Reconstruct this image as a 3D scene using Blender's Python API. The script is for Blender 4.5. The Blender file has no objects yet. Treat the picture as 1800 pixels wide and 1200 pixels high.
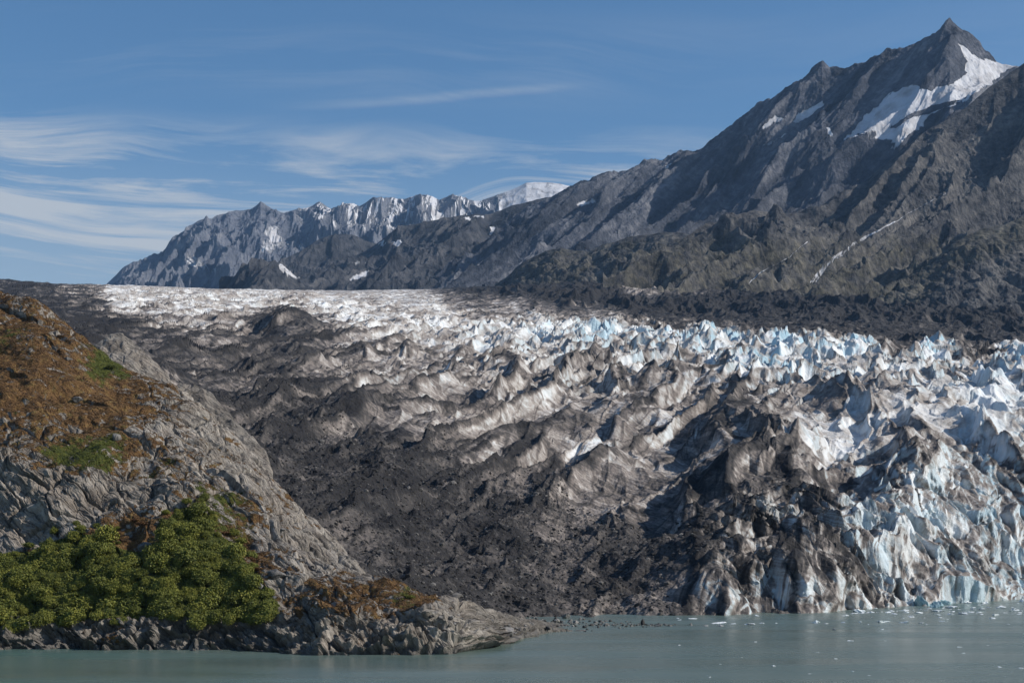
import bpy, math, random
import numpy as np
from concurrent.futures import ThreadPoolExecutor

# ------------------------------------------------------------------ camera constants
F, VH, H = 2473.0, 975.0, 22.0          # focal length in photo pixels, horizon row, eye height (m)
C = bpy.context.scene.collection
rad = math.radians
f32 = np.float32

def px(u, v, Y):
    return ((u - 900.0) / F * Y, Y, H + (VH - v) / F * Y)

# ------------------------------------------------------------------ noise toolbox
POOL = ThreadPoolExecutor(4)
def par(fn, *arrs, n_out=1):
    """run fn on chunks of flat arrays in threads"""
    shp = arrs[0].shape
    fl = [np.ascontiguousarray(a, dtype=f32).ravel() for a in arrs]
    n = fl[0].size
    step = 120000
    cuts = [(i, min(n, i + step)) for i in range(0, n, step)]
    outs = list(POOL.map(lambda c: fn(*[a[c[0]:c[1]] for a in fl]), cuts))
    if n_out == 1:
        return np.concatenate(outs).reshape(shp)
    return [np.concatenate([o[k] for o in outs]).reshape(shp) for k in range(n_out)]

_A = np.linspace(0, 2 * np.pi, 257)[:256]
_GX, _GY = np.cos(_A).astype(f32), np.sin(_A).astype(f32)
def hsh(ix, iy, seed):
    n = ix.astype(np.uint32) * np.uint32(374761393) + iy.astype(np.uint32) * np.uint32(668265263) \
        + np.uint32((seed * 1442695041 + 12345) & 0xffffffff)
    n = (n ^ (n >> np.uint32(13))) * np.uint32(1274126177)
    n = (n ^ (n >> np.uint32(15))) * np.uint32(2246822519)
    return n ^ (n >> np.uint32(16))
def rnd(h, k):
    h = (h ^ np.uint32((k * 2654435761) & 0xffffffff)) * np.uint32(2246822519)
    h ^= h >> np.uint32(15)
    return ((h >> np.uint32(8)).astype(f32)) * f32(1 / 16777216.0)
def _perlin(x, y, seed):
    xf, yf = np.floor(x), np.floor(y)
    ix, iy = xf.astype(np.int32), yf.astype(np.int32)
    fx, fy = x - xf, y - yf
    sx = fx * fx * fx * (fx * (fx * 6 - 15) + 10)
    sy = fy * fy * fy * (fy * (fy * 6 - 15) + 10)
    def g(dx, dy):
        a = (hsh(ix + dx, iy + dy, seed) & np.uint32(255)).astype(np.int32)
        return _GX[a] * (fx - dx) + _GY[a] * (fy - dy)
    a = g(0, 0); b = g(1, 0); c = g(0, 1); d = g(1, 1)
    t = a + sx * (b - a)
    return (t + sy * (c + sx * (d - c) - t)) * f32(1.5)
def fbm(x, y, seed=0, octv=4, lac=2.03, gain=0.5):
    def fn(x, y):
        s = np.zeros_like(x); a = 1.0; fr = 1.0
        for o in range(octv):
            s += f32(a) * _perlin(x * f32(fr) + f32(17.3 * o), y * f32(fr) - f32(9.1 * o), seed + o * 7)
            a *= gain; fr *= lac
        return s
    return par(fn, x, y)
def ridged(x, y, seed=0, octv=5, lac=2.07, gain=0.5):
    def fn(x, y):
        s = np.zeros_like(x); a = 1.0; fr = 1.0; w = np.ones_like(x)
        for o in range(octv):
            n = 1 - np.abs(_perlin(x * f32(fr) + f32(5.7 * o), y * f32(fr) + f32(3.3 * o), seed + o * 11)) * f32(1.35)
            n = np.clip(n, 0, 1); n = n * n * w
            s += f32(a) * n
            w = np.clip(n * 1.6, 0.25, 1)
            a *= gain; fr *= lac
        return s
    return par(fn, x, y)
def facet(x, y, seed, slo=(0.4, 1.0), K=4, hv=0.5, asym=0.0, gap=False):
    """blocks with flat faces on unit cells: height and a random number per face"""
    def fn(x, y):
        xf, yf = np.floor(x), np.floor(y)
        ix, iy = xf.astype(np.int32), yf.astype(np.int32)
        best = np.full_like(x, -1e9); sec = np.full_like(x, -1e9); idr = np.zeros_like(x)
        for dx in (-1, 0, 1):
            for dy in (-1, 0, 1):
                h = hsh(ix + dx, iy + dy, seed)
                qx = x - (xf + dx + rnd(h, 1)); qy = y - (yf + dy + rnd(h, 2))
                th = rnd(h, 3) * f32(6.2832)
                pl = np.full_like(x, -1e9); pid = np.zeros_like(x)
                for k in range(K):
                    a = th + f32(2 * math.pi * k / K) + (rnd(h, 10 + k) - 0.5) * f32(0.9)
                    s = (slo[0] + (slo[1] - slo[0]) * rnd(h, 20 + k)) * (1 + f32(asym) * np.sin(a))
                    d = s * (np.cos(a) * qx + np.sin(a) * qy)
                    m = d > pl
                    pl = np.where(m, d, pl); pid = np.where(m, rnd(h, 30 + k), pid)
                v = rnd(h, 5) * f32(hv) - pl
                m = v > best
                sec = np.where(m, best, np.maximum(sec, v)); best = np.where(m, v, best); idr = np.where(m, pid, idr)
        return (best, idr, best - sec) if gap else (best, idr)
    return par(fn, x, y, n_out=3 if gap else 2)
def fins(a, b, seed, lean=0.35, wob=0.25):
    """long ridges with a sharp crest: gentle on one side, steep on the other"""
    def fn(a, b):
        b = b + f32(wob) * _perlin(a * f32(.9) + 3, b * f32(.6), seed + 1)
        r = 1 - np.abs(_perlin(a, b, seed)) * f32(1.5)
        r = 1 - np.abs(_perlin(a, b - f32(lean) * np.clip(r, 0, 1), seed)) * f32(1.5)
        return np.clip(r, 0, 1)
    return par(fn, a, b)
def worley(x, y, seed):
    def fn(x, y):
        xf, yf = np.floor(x), np.floor(y)
        ix, iy = xf.astype(np.int32), yf.astype(np.int32)
        f1 = np.full_like(x, 9.0); f2 = np.full_like(x, 9.0); idr = np.zeros_like(x)
        for dx in (-1, 0, 1):
            for dy in (-1, 0, 1):
                h = hsh(ix + dx, iy + dy, seed)
                qx = x - (xf + dx + rnd(h, 1)); qy = y - (yf + dy + rnd(h, 2))
                d = np.sqrt(qx * qx + qy * qy)
                m = d < f1
                f2 = np.where(m, f1, np.minimum(f2, d)); idr = np.where(m, rnd(h, 4), idr)
                f1 = np.where(m, d, f1)
        return f1, f2, idr
    return par(fn, x, y, n_out=3)
def rot(x, y, deg, sx=1.0, sy=1.0):
    """coordinates along / across a ground direction (degrees from +x), scaled"""
    c, s = math.cos(rad(deg)), math.sin(rad(deg))
    return (x * c + y * s) / sx, (-x * s + y * c) / sy
def ss(a, b, x):
    t = np.clip((x - a) / (b - a), 0, 1)
    return t * t * (3 - 2 * t)
def blur(a, k):
    w = np.exp(-np.linspace(-2, 2, 2 * k + 1) ** 2); w /= w.sum()
    for ax in (0, 1):
        p = np.pad(a, [(k, k) if i == ax else (0, 0) for i in (0, 1)], mode='edge')
        a = np.apply_along_axis(lambda r: np.convolve(r, w, 'valid'), ax, p)
    return a
def bil(tab, fi, fj):
    n, m = tab.shape
    fi = np.clip(fi, 0, n - 1.001); fj = np.clip(fj, 0, m - 1.001)
    i = fi.astype(int); j = fj.astype(int); a = fi - i; b = fj - j
    return ((tab[i, j] * (1 - b) + tab[i, j + 1] * b) * (1 - a) + (tab[i + 1, j] * (1 - b) + tab[i + 1, j + 1] * b) * a)
def control_map(pts, ncol, pw=3.0, aspect=2.4, u0=-300, u1=2100, v0=300, v1=1200):
    """scattered control values -> smooth map, returned as a sampler of (u, v)"""
    uu = np.linspace(u0, u1, 161); vv = np.linspace(v0, v1, 121)
    U, V = np.meshgrid(uu, vv, indexing='ij')
    W = 0; S = [0] * ncol
    for p in pts:
        d = ((U - p[0]) ** 2 + ((V - p[1]) * aspect) ** 2 + 900.0) ** (-pw / 2)
        W = W + d
        for k in range(ncol):
            S[k] = S[k] + d * p[2 + k]
    tabs = [s / W for s in S]
    def samp(u, v):
        fi = (u - u0) / (u1 - u0) * 160; fj = (v - v0) / (v1 - v0) * 120
        return [bil(t, fi, fj) for t in tabs]
    return samp
def in_poly(u, v, poly):
    r = np.zeros(u.shape, bool); n = len(poly)
    for i in range(n):
        x1, y1 = poly[i]; x2, y2 = poly[(i + 1) % n]
        if y1 == y2: continue
        c = ((y1 > v) != (y2 > v)) & (u < (x2 - x1) * (v - y1) / (y2 - y1) + x1)
        r ^= c
    return r
def proj(P):
    Y = P[..., 1]
    return P[..., 0] / Y * F + 900.0, VH - (P[..., 2] - H) / Y * F

# ------------------------------------------------------------------ objects
def new_mesh_obj(name, verts, faces, mat, smooth=True, attrs=None):
    me = bpy.data.meshes.new(name)
    verts = np.asarray(verts, dtype=f32); faces = np.asarray(faces, dtype=np.int32)
    k = faces.shape[1]
    me.vertices.add(len(verts)); me.vertices.foreach_set('co', verts.ravel())
    me.loops.add(faces.size); me.loops.foreach_set('vertex_index', faces.ravel())
    me.polygons.add(len(faces))
    me.polygons.foreach_set('loop_start', np.arange(0, faces.size, k, dtype=np.int32))
    me.polygons.foreach_set('loop_total', np.full(len(faces), k, dtype=np.int32))
    me.polygons.foreach_set('use_smooth', np.full(len(faces), smooth, dtype=bool))
    for an, av in (attrs or {}).items():
        a = me.attributes.new(an, 'FLOAT', 'POINT'); a.data.foreach_set('value', np.asarray(av, dtype=f32).ravel())
    me.update(calc_edges=True)
    me.materials.append(mat)
    o = bpy.data.objects.new(name, me); C.objects.link(o)
    return o
def grid_faces(n, m):
    i = np.arange(n * m, dtype=np.int32).reshape(n, m)
    return np.stack([i[:-1, :-1], i[1:, :-1], i[1:, 1:], i[:-1, 1:]], -1).reshape(-1, 4)
def grid_obj(name, P, mat, attrs=None, smooth=True):
    n, m = P.shape[:2]
    o = new_mesh_obj(name, P.reshape(-1, 3), grid_faces(n, m), mat, smooth, attrs)
    return o
def tag(o, label=None, cat=None, group=None, kind=None):
    if label: o['label'] = label
    if cat: o['category'] = cat
    if group: o['group'] = group
    if kind: o['kind'] = kind
    return o
def grid_normals(P):
    du = np.gradient(P, axis=0); dv = np.gradient(P, axis=1)
    n = np.cross(du, dv); n /= np.linalg.norm(n, axis=-1, keepdims=True) + 1e-9
    n[n[..., 2] < 0] *= -1
    return n

# ------------------------------------------------------------------ material helper
class M:
    def __init__(s, name):
        s.m = bpy.data.materials.new(name); s.m.use_nodes = True
        s.t = s.m.node_tree; s.b = s.t.nodes['Principled BSDF']
    def n(s, typ, **kw):
        nd = s.t.nodes.new(typ)
        for k, v in kw.items():
            if k.startswith('i_'):
                nm = k[2:].replace('_', ' ')
                s.put(nd.inputs[nm], v)
            else: setattr(nd, k, v)
        return nd
    def put(s, sock, v):
        if isinstance(v, bpy.types.NodeSocket): s.t.links.new(v, sock)
        elif isinstance(v, tuple) and len(v) == 3 and sock.type == 'RGBA': sock.default_value = (*v, 1)
        else: sock.default_value = v
    def attr(s, name): return s.n('ShaderNodeAttribute', attribute_name=name).outputs['Fac']
    def pos(s): return s.n('ShaderNodeNewGeometry').outputs['Position']
    def mapping(s, vec, scale=(1, 1, 1), rotn=(0, 0, 0)):
        return s.n('ShaderNodeMapping', i_Vector=vec, i_Scale=scale, i_Rotation=rotn).outputs['Vector']
    def noise(s, vec, scale, detail=4.0, rough=0.55, dist=0.0):
        return s.n('ShaderNodeTexNoise', i_Vector=vec, i_Scale=scale, i_Detail=detail, i_Roughness=rough, i_Distortion=dist).outputs['Fac']
    def vor(s, vec, scale, feature='DISTANCE_TO_EDGE'):
        nd = s.n('ShaderNodeTexVoronoi', feature=feature, i_Vector=vec, i_Scale=scale)
        return nd.outputs['Distance']
    def math(s, op, a, b=0.0, c=None, clamp=False):
        nd = s.n('ShaderNodeMath', operation=op, use_clamp=clamp)
        s.put(nd.inputs[0], a); s.put(nd.inputs[1], b)
        if c is not None: s.put(nd.inputs[2], c)
        return nd.outputs[0]
    def rng(s, v, a, b, c=0.0, d=1.0, smooth=False):
        nd = s.n('ShaderNodeMapRange', interpolation_type='SMOOTHSTEP' if smooth else 'LINEAR')
        s.put(nd.inputs[0], v)
        for k, q in enumerate((a, b, c, d)): s.put(nd.inputs[1 + k], q)
        return nd.outputs[0]
    def mix(s, fac, a, b, blend='MIX'):
        nd = s.n('ShaderNodeMix', data_type='RGBA', blend_type=blend)
        s.put(nd.inputs[0], fac); s.put(nd.inputs[6], a); s.put(nd.inputs[7], b)
        return nd.outputs[2]
    def ramp(s, fac, stops):
        nd = s.n('ShaderNodeValToRGB'); cr = nd.color_ramp
        while len(cr.elements) < len(stops): cr.elements.new(0.5)
        for e, (p, c) in zip(cr.elements, stops): e.position = p; e.color = (*c, 1)
        s.put(nd.inputs[0], fac); return nd.outputs[0]
    def bump(s, h, dist, strength=1.0, normal=None):
        nd = s.n('ShaderNodeBump', i_Height=h, i_Distance=dist, i_Strength=strength)
        if normal is not None: s.put(nd.inputs['Normal'], normal)
        return nd.outputs['Normal']
    def out(s, col, rough=0.8, normal=None, spec=0.3, **kw):
        s.put(s.b.inputs['Base Color'], col); s.put(s.b.inputs['Roughness'], rough)
        s.put(s.b.inputs['Specular IOR Level'], spec)
        if normal is not None: s.put(s.b.inputs['Normal'], normal)
        for k, v in kw.items(): s.put(s.b.inputs[k.replace('_', ' ')], v)
        return s.m

# ================================================================== MATERIALS
def mat_ice():
    m = M('glacier_ice'); p = m.pos()
    D = m.attr('dirt'); B = m.attr('blue'); S = m.attr('strip')
    big = m.noise(p, 0.05, 5, 0.6); fine = m.noise(p, 0.45, 6, 0.65)
    # foliation: thin layers that crop out as parallel lines on the faces
    warp = m.n('ShaderNodeVectorMath', operation='ADD')
    m.put(warp.inputs[0], p)
    wn = m.n('ShaderNodeTexNoise', i_Vector=p, i_Scale=0.03, i_Detail=3.0)
    ws = m.n('ShaderNodeVectorMath', operation='SCALE'); m.put(ws.inputs[0], wn.outputs['Color']); ws.inputs['Scale'].default_value = 14.0
    m.put(warp.inputs[1], ws.outputs[0])
    dt = m.n('ShaderNodeVectorMath', operation='DOT_PRODUCT'); m.put(dt.inputs[0], warp.outputs[0]); dt.inputs[1].default_value = (0.50, 0.12, 0.86)
    cx = m.n('ShaderNodeCombineXYZ'); m.put(cx.inputs[0], dt.outputs['Value'])
    dt2 = m.n('ShaderNodeVectorMath', operation='DOT_PRODUCT'); m.put(dt2.inputs[0], p); dt2.inputs[1].default_value = (0.05, 0.03, -0.03)
    m.put(cx.inputs[1], dt2.outputs['Value'])
    fol = m.noise(cx.outputs[0], 0.9, 6, 0.7)
    fol2 = m.noise(cx.outputs[0], 0.16, 3, 0.6)
    nz = m.rng(D, .12, .45, .35, 1.0)
    d = m.math('ADD', D, m.math('MULTIPLY', m.math('MULTIPLY', m.math('SUBTRACT', big, 0.5), 0.38), nz))
    d = m.math('ADD', d, m.math('MULTIPLY', m.math('MULTIPLY', m.math('SUBTRACT', fine, 0.5), 0.48), nz))
    d = m.math('ADD', d, m.math('MULTIPLY', m.math('SUBTRACT', fol, 0.5), m.math('MULTIPLY', S, 0.75)))
    d = m.math('ADD', d, m.math('MULTIPLY', m.math('SUBTRACT', fol2, 0.5), m.math('MULTIPLY', S, 0.45)))
    col = m.ramp(d, [(0.0, (0.80, 0.82, 0.83)), (0.14, (0.66, 0.66, 0.65)), (0.34, (0.35, 0.315, 0.285)), (0.5, (0.185, 0.16, 0.145)), (0.66, (0.085, 0.076, 0.071)), (0.85, (0.031, 0.029, 0.029)), (1.0, (0.016, 0.015, 0.016))])
    bl = m.math('MULTIPLY', B, m.rng(d, 0.5, 0.15))
    col = m.mix(bl, col, (0.20, 0.43, 0.56))
    h = m.noise(p, 0.7, 6, 0.7)
    rb = m.noise(p, 0.22, 4, 0.6)
    hh = m.math('ADD', m.math('MULTIPLY', h, 0.6), m.math('ADD', m.math('MULTIPLY', rb, 1.2), m.math('MULTIPLY', fol, 0.5)))
    nr = m.bump(hh, 1.3, 0.8)
    return m.out(col, m.rng(d, 0.1, 0.5, 0.5, 0.85), nr, 0.3)

def mat_headland():
    m = M('headland_rock'); p = m.pos()
    V = m.attr('veg'); G = m.attr('green'); K = m.attr('dark')
    cx = m.n('ShaderNodeCombineXYZ'); G = m.math('ADD', G, 0.10); m.put(cx.inputs[0], m.attr('along')); m.put(cx.inputs[1], m.attr('across'))
    c = cx.outputs[0]
    st = m.noise(m.mapping(c, (0.10, 0.62, 1.0)), 1.0, 8, 0.68, 0.5)
    st2 = m.noise(m.mapping(c, (0.35, 2.4, 1.0)), 1.0, 6, 0.7, 0.4)
    n1 = m.noise(p, 0.11, 4, 0.6); n2 = m.noise(p, 1.6, 6, 0.7)
    f = m.math('ADD', m.math('MULTIPLY', st, 0.6), m.math('MULTIPLY', st2, 0.4))
    col = m.ramp(f, [(0.34, (0.022, 0.021, 0.02)), (0.43, (0.13, 0.118, 0.105)), (0.52, (0.34, 0.308, 0.268)), (0.66, (0.54, 0.495, 0.435))])
    col = m.mix(m.rng(m.noise(p, 0.06, 6, 0.65), 0.42, 0.6, 0.0, 0.75), col, m.mix(1.0, col, (0.62, 0.61, 0.60), 'MULTIPLY'))
    col = m.mix(m.rng(n1, 0.42, 0.62, 0, 0.6), col, m.mix(0.7, col, (0.45, 0.36, 0.30), 'MULTIPLY'))
    col = m.mix(m.rng(n2, 0.56, 0.68, 0, 0.5), col, (0.44, 0.42, 0.38))
    col = m.mix(m.rng(n2, 0.42, 0.32, 0, 0.55), col, (0.05, 0.047, 0.044))
    col = m.mix(m.math('MULTIPLY', K, 0.8), col, m.mix(st2, (0.03, 0.03, 0.03), (0.11, 0.108, 0.104)))
    cr = m.vor(m.mapping(c, (0.11, 0.26, 1.0)), 1.0); cr2 = m.vor(m.mapping(c, (0.3, 0.9, 1.0)), 1.0)
    vg = m.math('ADD', V, m.math('MULTIPLY', m.math('SUBTRACT', m.noise(p, 0.42, 8, 0.72), 0.5), 1.7))
    vg = m.rng(vg, 0.43, 0.53)
    vc = m.ramp(m.noise(p, 0.35, 6, 0.68), [(0.34, (0.05, 0.032, 0.016)), (0.46, (0.14, 0.078, 0.034)), (0.56, (0.20, 0.115, 0.045)), (0.70, (0.22, 0.17, 0.062))])
    gc = m.ramp(m.noise(p, 0.8, 4, 0.6), [(0.35, (0.040, 0.052, 0.012)), (0.65, (0.105, 0.115, 0.022))])
    vc = m.mix(m.rng(m.math('ADD', G, m.math('MULTIPLY', m.math('SUBTRACT', m.noise(p, 0.3, 5, 0.65), 0.5), 1.1)), 0.45, 0.6), vc, gc)
    col = m.mix(vg, col, vc)
    rk = m.math('ADD', m.math('MULTIPLY', st, 1.0), m.math('ADD', m.math('MULTIPLY', st2, 0.55), m.math('MULTIPLY', n2, 0.2)))
    rk = m.math('ADD', rk, m.math('ADD', m.math('MULTIPLY', m.rng(cr, 0, 0.05), 0.35), m.math('MULTIPLY', m.rng(cr2, 0, 0.06), 0.12)))
    hh = m.math('ADD', rk, m.math('MULTIPLY', vg, m.math('MULTIPLY', m.noise(p, 2.2, 4, 0.7), 0.9)))
    return m.out(col, 0.9, m.bump(hh, 1.1, 0.9), 0.2)

def mat_mountain(name, stops, scale, bump_d, green=0.0, aniso=(1, 1, 1), rotz=0.0, streak=0.5):
    m = M(name); p = m.pos()
    S = m.attr('snow'); G = m.attr('green')
    d_ = m.n('ShaderNodeVectorMath', operation='DOT_PRODUCT'); m.put(d_.inputs[0], p); d_.inputs[1].default_value = aniso
    q_ = m.n('ShaderNodeVectorMath', operation='SCALE'); q_.inputs[0].default_value = aniso; m.put(q_.inputs['Scale'], m.math('MULTIPLY', d_.outputs['Value'], -rotz))
    q2_ = m.n('ShaderNodeVectorMath', operation='ADD'); m.put(q2_.inputs[0], p); m.put(q2_.inputs[1], q_.outputs[0]); q = q2_.outputs[0]
    a = m.noise(q, scale, 8, 0.65, 0.4); b = m.noise(p, scale * 3.7, 7, 0.68)
    c = m.math('ADD', m.math('MULTIPLY', a, streak), m.math('MULTIPLY', b, 1 - streak))
    col = m.ramp(c, stops)
    if green > 0:
        g = m.math('ADD', G, m.math('MULTIPLY', m.math('SUBTRACT', m.noise(p, scale * 2.3, 7, 0.65), 0.5), 1.3))
        col = m.mix(m.math('MULTIPLY', m.rng(g, 0.35, 0.65), green), col, m.ramp(b, [(0.38, (0.026, 0.025, 0.017)), (0.52, (0.078, 0.071, 0.044)), (0.66, (0.15, 0.135, 0.085))]))
    s = m.math('ADD', S, m.math('MULTIPLY', m.math('SUBTRACT', m.noise(q, scale * 2.5, 8, 0.75), 0.5), 1.25))
    sm = m.rng(s, 0.36, 0.72, 0, 1, True)
    snc = m.mix(m.rng(m.noise(p, scale * 1.7, 5, 0.6), 0.45, 0.75), (0.58, 0.59, 0.62), (0.28, 0.27, 0.275))
    col = m.mix(sm, col, snc)
    hb = m.math('MULTIPLY', m.math('ADD', a, m.math('MULTIPLY', b, 0.7)), m.rng(sm, 0, 1, 1, 0.25))
    return m.out(col, 0.9, m.bump(hb, bump_d, 0.9), 0.15)

def mat_water():
    m = M('silty_water'); p = m.pos()
    n1 = m.noise(m.mapping(p, (1, 0.7, 1)), 0.55, 5, 0.62); n2 = m.noise(p, 0.035, 3, 0.5)
    n0 = m.noise(m.mapping(p, (0.25, 1, 1)), 0.03, 4, 0.6)
    sx = m.n('ShaderNodeSeparateXYZ'); m.put(sx.inputs[0], p)
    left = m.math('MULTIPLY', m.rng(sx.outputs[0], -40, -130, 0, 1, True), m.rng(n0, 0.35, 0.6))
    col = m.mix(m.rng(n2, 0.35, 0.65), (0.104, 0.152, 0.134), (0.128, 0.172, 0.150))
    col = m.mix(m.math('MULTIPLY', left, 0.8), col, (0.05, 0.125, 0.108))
    hh = m.math('ADD', m.math('MULTIPLY', n1, 0.16), m.math('MULTIPLY', n2, 0.2))
    return m.out(col, m.rng(n0, 0.3, 0.7, 0.16, 0.34), m.bump(hh, 1.0, 0.8), 0.5)

def mat_leaf(name, dark, mid, lite):
    m = M(name); p = m.pos()
    oi = m.n('ShaderNodeObjectInfo').outputs['Random']
    r = m.attr('tone')
    f = m.math('ADD', m.math('MULTIPLY', r, 0.55), m.math('MULTIPLY', oi, 0.3))
    f = m.math('ADD', f, m.math('MULTIPLY', m.noise(p, 0.35, 3, 0.5), 0.25))
    col = m.ramp(f, [(0.2, dark), (0.55, mid), (0.95, lite)])
    return m.out(col, 0.65, None, 0.25)

def mat_stone(name, c0, c1, c2, sc=1.2):
    m = M(name); p = m.pos()
    n = m.noise(p, sc, 7, 0.7); 
    oi = m.n('ShaderNodeObjectInfo').outputs['Random']
    f = m.math('ADD', n, m.math('MULTIPLY', m.math('SUBTRACT', oi, 0.5), 0.25))
    col = m.ramp(f, [(0.3, c0), (0.5, c1), (0.72, c2)])
    return m.out(col, 0.85, m.bump(m.noise(p, sc * 2, 5, 0.7), 0.3, 0.8), 0.25)

ICE = mat_ice(); ROCK = mat_headland(); WATER = mat_water()
MT_BIG = mat_mountain('mountain_rock', [(0.38, (0.015, 0.0175, 0.025)), (0.46, (0.048, 0.054, 0.070)), (0.54, (0.09, 0.097, 0.118)), (0.65, (0.23, 0.231, 0.245))], 0.0075, 20, 0.0, (.62, .52, .588), .86, 0.66)
MT_MID = mat_mountain('middle_ridge_rock', [(0.37, (0.013, 0.0145, 0.019)), (0.46, (0.036, 0.039, 0.047)), (0.54, (0.066, 0.068, 0.076)), (0.66, (0.15, 0.147, 0.15))], 0.008, 18, 0.0, (.62, .52, .588), .7, 0.55)
MT_FAR = mat_mountain('hazed_far_rock', [(0.38, (0.055, 0.063, 0.083)), (0.5, (0.12, 0.132, 0.165)), (0.63, (0.225, 0.228, 0.245))], 0.006, 40, 0.0, (0, .5, .866), .75, 0.6)  # blue of distant haze is mixed into this rock colour
MT_LOW = mat_mountain('foothill_rock', [(0.38, (0.012, 0.013, 0.016)), (0.46, (0.048, 0.049, 0.054)), (0.54, (0.098, 0.095, 0.094)), (0.65, (0.20, 0.19, 0.178))], 0.012, 13, 0.5, (.62, .52, .588), .75, 0.5)
STREAM = mat_stone('white_water', (0.14, 0.145, 0.15), (0.28, 0.285, 0.29), (0.45, 0.45, 0.45), 0.05)
BERG = mat_stone('berg_ice', (0.50, 0.58, 0.60), (0.72, 0.76, 0.77), (0.85, 0.87, 0.88), 0.8)
BERG_DIRTY = mat_stone('dirty_berg_ice', (0.12, 0.11, 0.10), (0.25, 0.24, 0.23), (0.5, 0.52, 0.52), 0.7)
BERG_BLUE = mat_stone('blue_berg_ice', (0.12, 0.22, 0.25), (0.22, 0.36, 0.40), (0.45, 0.58, 0.62), 0.5)
BOULDER = mat_stone('grey_boulder', (0.09, 0.086, 0.082), (0.18, 0.172, 0.16), (0.32, 0.30, 0.28))
BOULDER_DARK = mat_stone('dark_boulder', (0.028, 0.027, 0.026), (0.055, 0.053, 0.05), (0.12, 0.115, 0.11))
LEAF = mat_leaf('alder_leaves', (0.036, 0.048, 0.010), (0.128, 0.142, 0.024), (0.24, 0.228, 0.038))
LEAF_BROWN = mat_leaf('rusty_leaves', (0.05, 0.028, 0.012), (0.115, 0.056, 0.022), (0.17, 0.10, 0.035))
HEATH = mat_leaf('heath_tufts', (0.07, 0.040, 0.018), (0.19, 0.105, 0.042), (0.29, 0.20, 0.075))

# ================================================================== WATER
ws = 17500.0
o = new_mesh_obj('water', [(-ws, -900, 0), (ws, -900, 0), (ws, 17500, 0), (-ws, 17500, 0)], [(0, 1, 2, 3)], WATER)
tag(o, kind='structure')

# ================================================================== GLACIER
G_COLS = {
 -250: [(760, 470), (700, 620), (650, 850), (600, 1250), (565, 1700), (535, 2300), (510, 3100), (493, 4000), (489, 4500), (494, 5600)],
 0:    [(800, 450), (720, 600), (660, 820), (610, 1200), (575, 1600), (545, 2200), (515, 3000), (496, 4000), (492, 4500), (497, 5600)],
 100:  [(850, 440), (760, 580), (680, 800), (620, 1200), (580, 1650), (545, 2300), (518, 3100), (503, 4000), (500, 4600), (504, 5600)],
 250:  [(900, 440), (800, 600), (710, 820), (650, 1150), (600, 1600), (555, 2300), (523, 3200), (508, 4100), (503, 4900), (506, 5600)],
 400:  [(990, 420), (890, 590), (800, 780), (730, 960), (660, 1300), (605, 1700), (560, 2300), (530, 3100), (514, 4000), (509, 4900), (512, 5600)],
 600:  [(1040, 430), (980, 540), (900, 640), (850, 730), (800, 830), (750, 950), (700, 1110), (650, 1360), (600, 1750), (560, 2300), (535, 3000), (517, 4000), (511, 4900), (514, 5600)],
 800:  [(1085, 440), (1050, 490), (1000, 555), (950, 620), (900, 695), (850, 780), (800, 880), (750, 990), (700, 1150), (650, 1400), (600, 1800), (562, 2350), (540, 2900), (515, 3900), (507, 4900), (512, 5600)],
 1000: [(1086, 488), (1070, 500), (1020, 545), (960, 620), (900, 715), (850, 800), (800, 890), (750, 1000), (700, 1150), (650, 1400), (600, 1750), (565, 2250), (545, 2800), (512, 3500), (498, 4300), (505, 5600)],
 1200: [(1082, 510), (1060, 522), (1010, 545), (950, 610), (900, 690), (850, 780), (800, 880), (750, 990), (700, 1120), (650, 1350), (600, 1720), (572, 2100), (556, 2700), (510, 3400), (503, 4200), (512, 5600)],
 1260: [(1081, 522), (1030, 527), (988, 533), (955, 566), (905, 635), (855, 720), (800, 810), (750, 940), (700, 1090), (650, 1330), (600, 1710), (575, 2050), (560, 2650), (514, 3350), (504, 4150), (514, 5600)],
 1340: [(1081, 530), (1020, 535), (962, 543), (930, 578), (880, 650), (830, 730), (790, 810), (745, 920), (700, 1070), (650, 1315), (600, 1700), (578, 2000), (564, 2600), (517, 3330), (506, 4100), (517, 5600)],
 1420: [(1081, 535), (1020, 540), (956, 549), (915, 600), (860, 675), (810, 765), (750, 885), (700, 1035), (650, 1300), (600, 1675), (583, 1940), (570, 2500), (523, 3290), (508, 4000), (520, 5600)],
 1480: [(1076, 556), (1020, 564), (975, 578), (925, 622), (860, 678), (805, 765), (748, 880), (700, 1030), (650, 1295), (606, 1660), (590, 1920), (575, 2450), (527, 3250), (511, 3920), (524, 5600)],
 1600: [(1068, 600), (1000, 616), (920, 640), (850, 672), (790, 730), (740, 850), (700, 1020), (650, 1280), (610, 1640), (598, 1900), (583, 2400), (535, 3200), (516, 3800), (530, 5600)],
 1800: [(1054, 705), (1000, 722), (920, 745), (850, 770), (780, 815), (735, 910), (700, 1050), (660, 1290), (630, 1560), (616, 1800), (603, 2300), (548, 3100), (524, 3700), (540, 5600)],
 2050: [(1048, 760), (1000, 775), (920, 795), (850, 815), (780, 855), (735, 940), (700, 1070), (660, 1310), (636, 1560), (622, 1800), (610, 2300), (552, 3100), (530, 3700), (545, 5600)],
}
gu = sorted(G_COLS); LN0, LN1, NLN = math.log(380), math.log(5700), 300
lnY = np.linspace(LN0, LN1, NLN)
ztab0 = []
for u in gu:
    c = G_COLS[u]; Ys = np.array([q[1] for q in c], float); zs = np.array([px(0, q[0], q[1])[2] for q in c])
    Ys = np.concatenate([[Ys[0] - 12], Ys]); zs = np.concatenate([[zs[0] - 10], zs])
    Ys = np.concatenate([[100], Ys]); zs = np.concatenate([[zs[0] - 8], zs])
    ztab0.append(np.interp(np.exp(lnY), Ys, zs))
ztab0 = np.array(ztab0)
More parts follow.
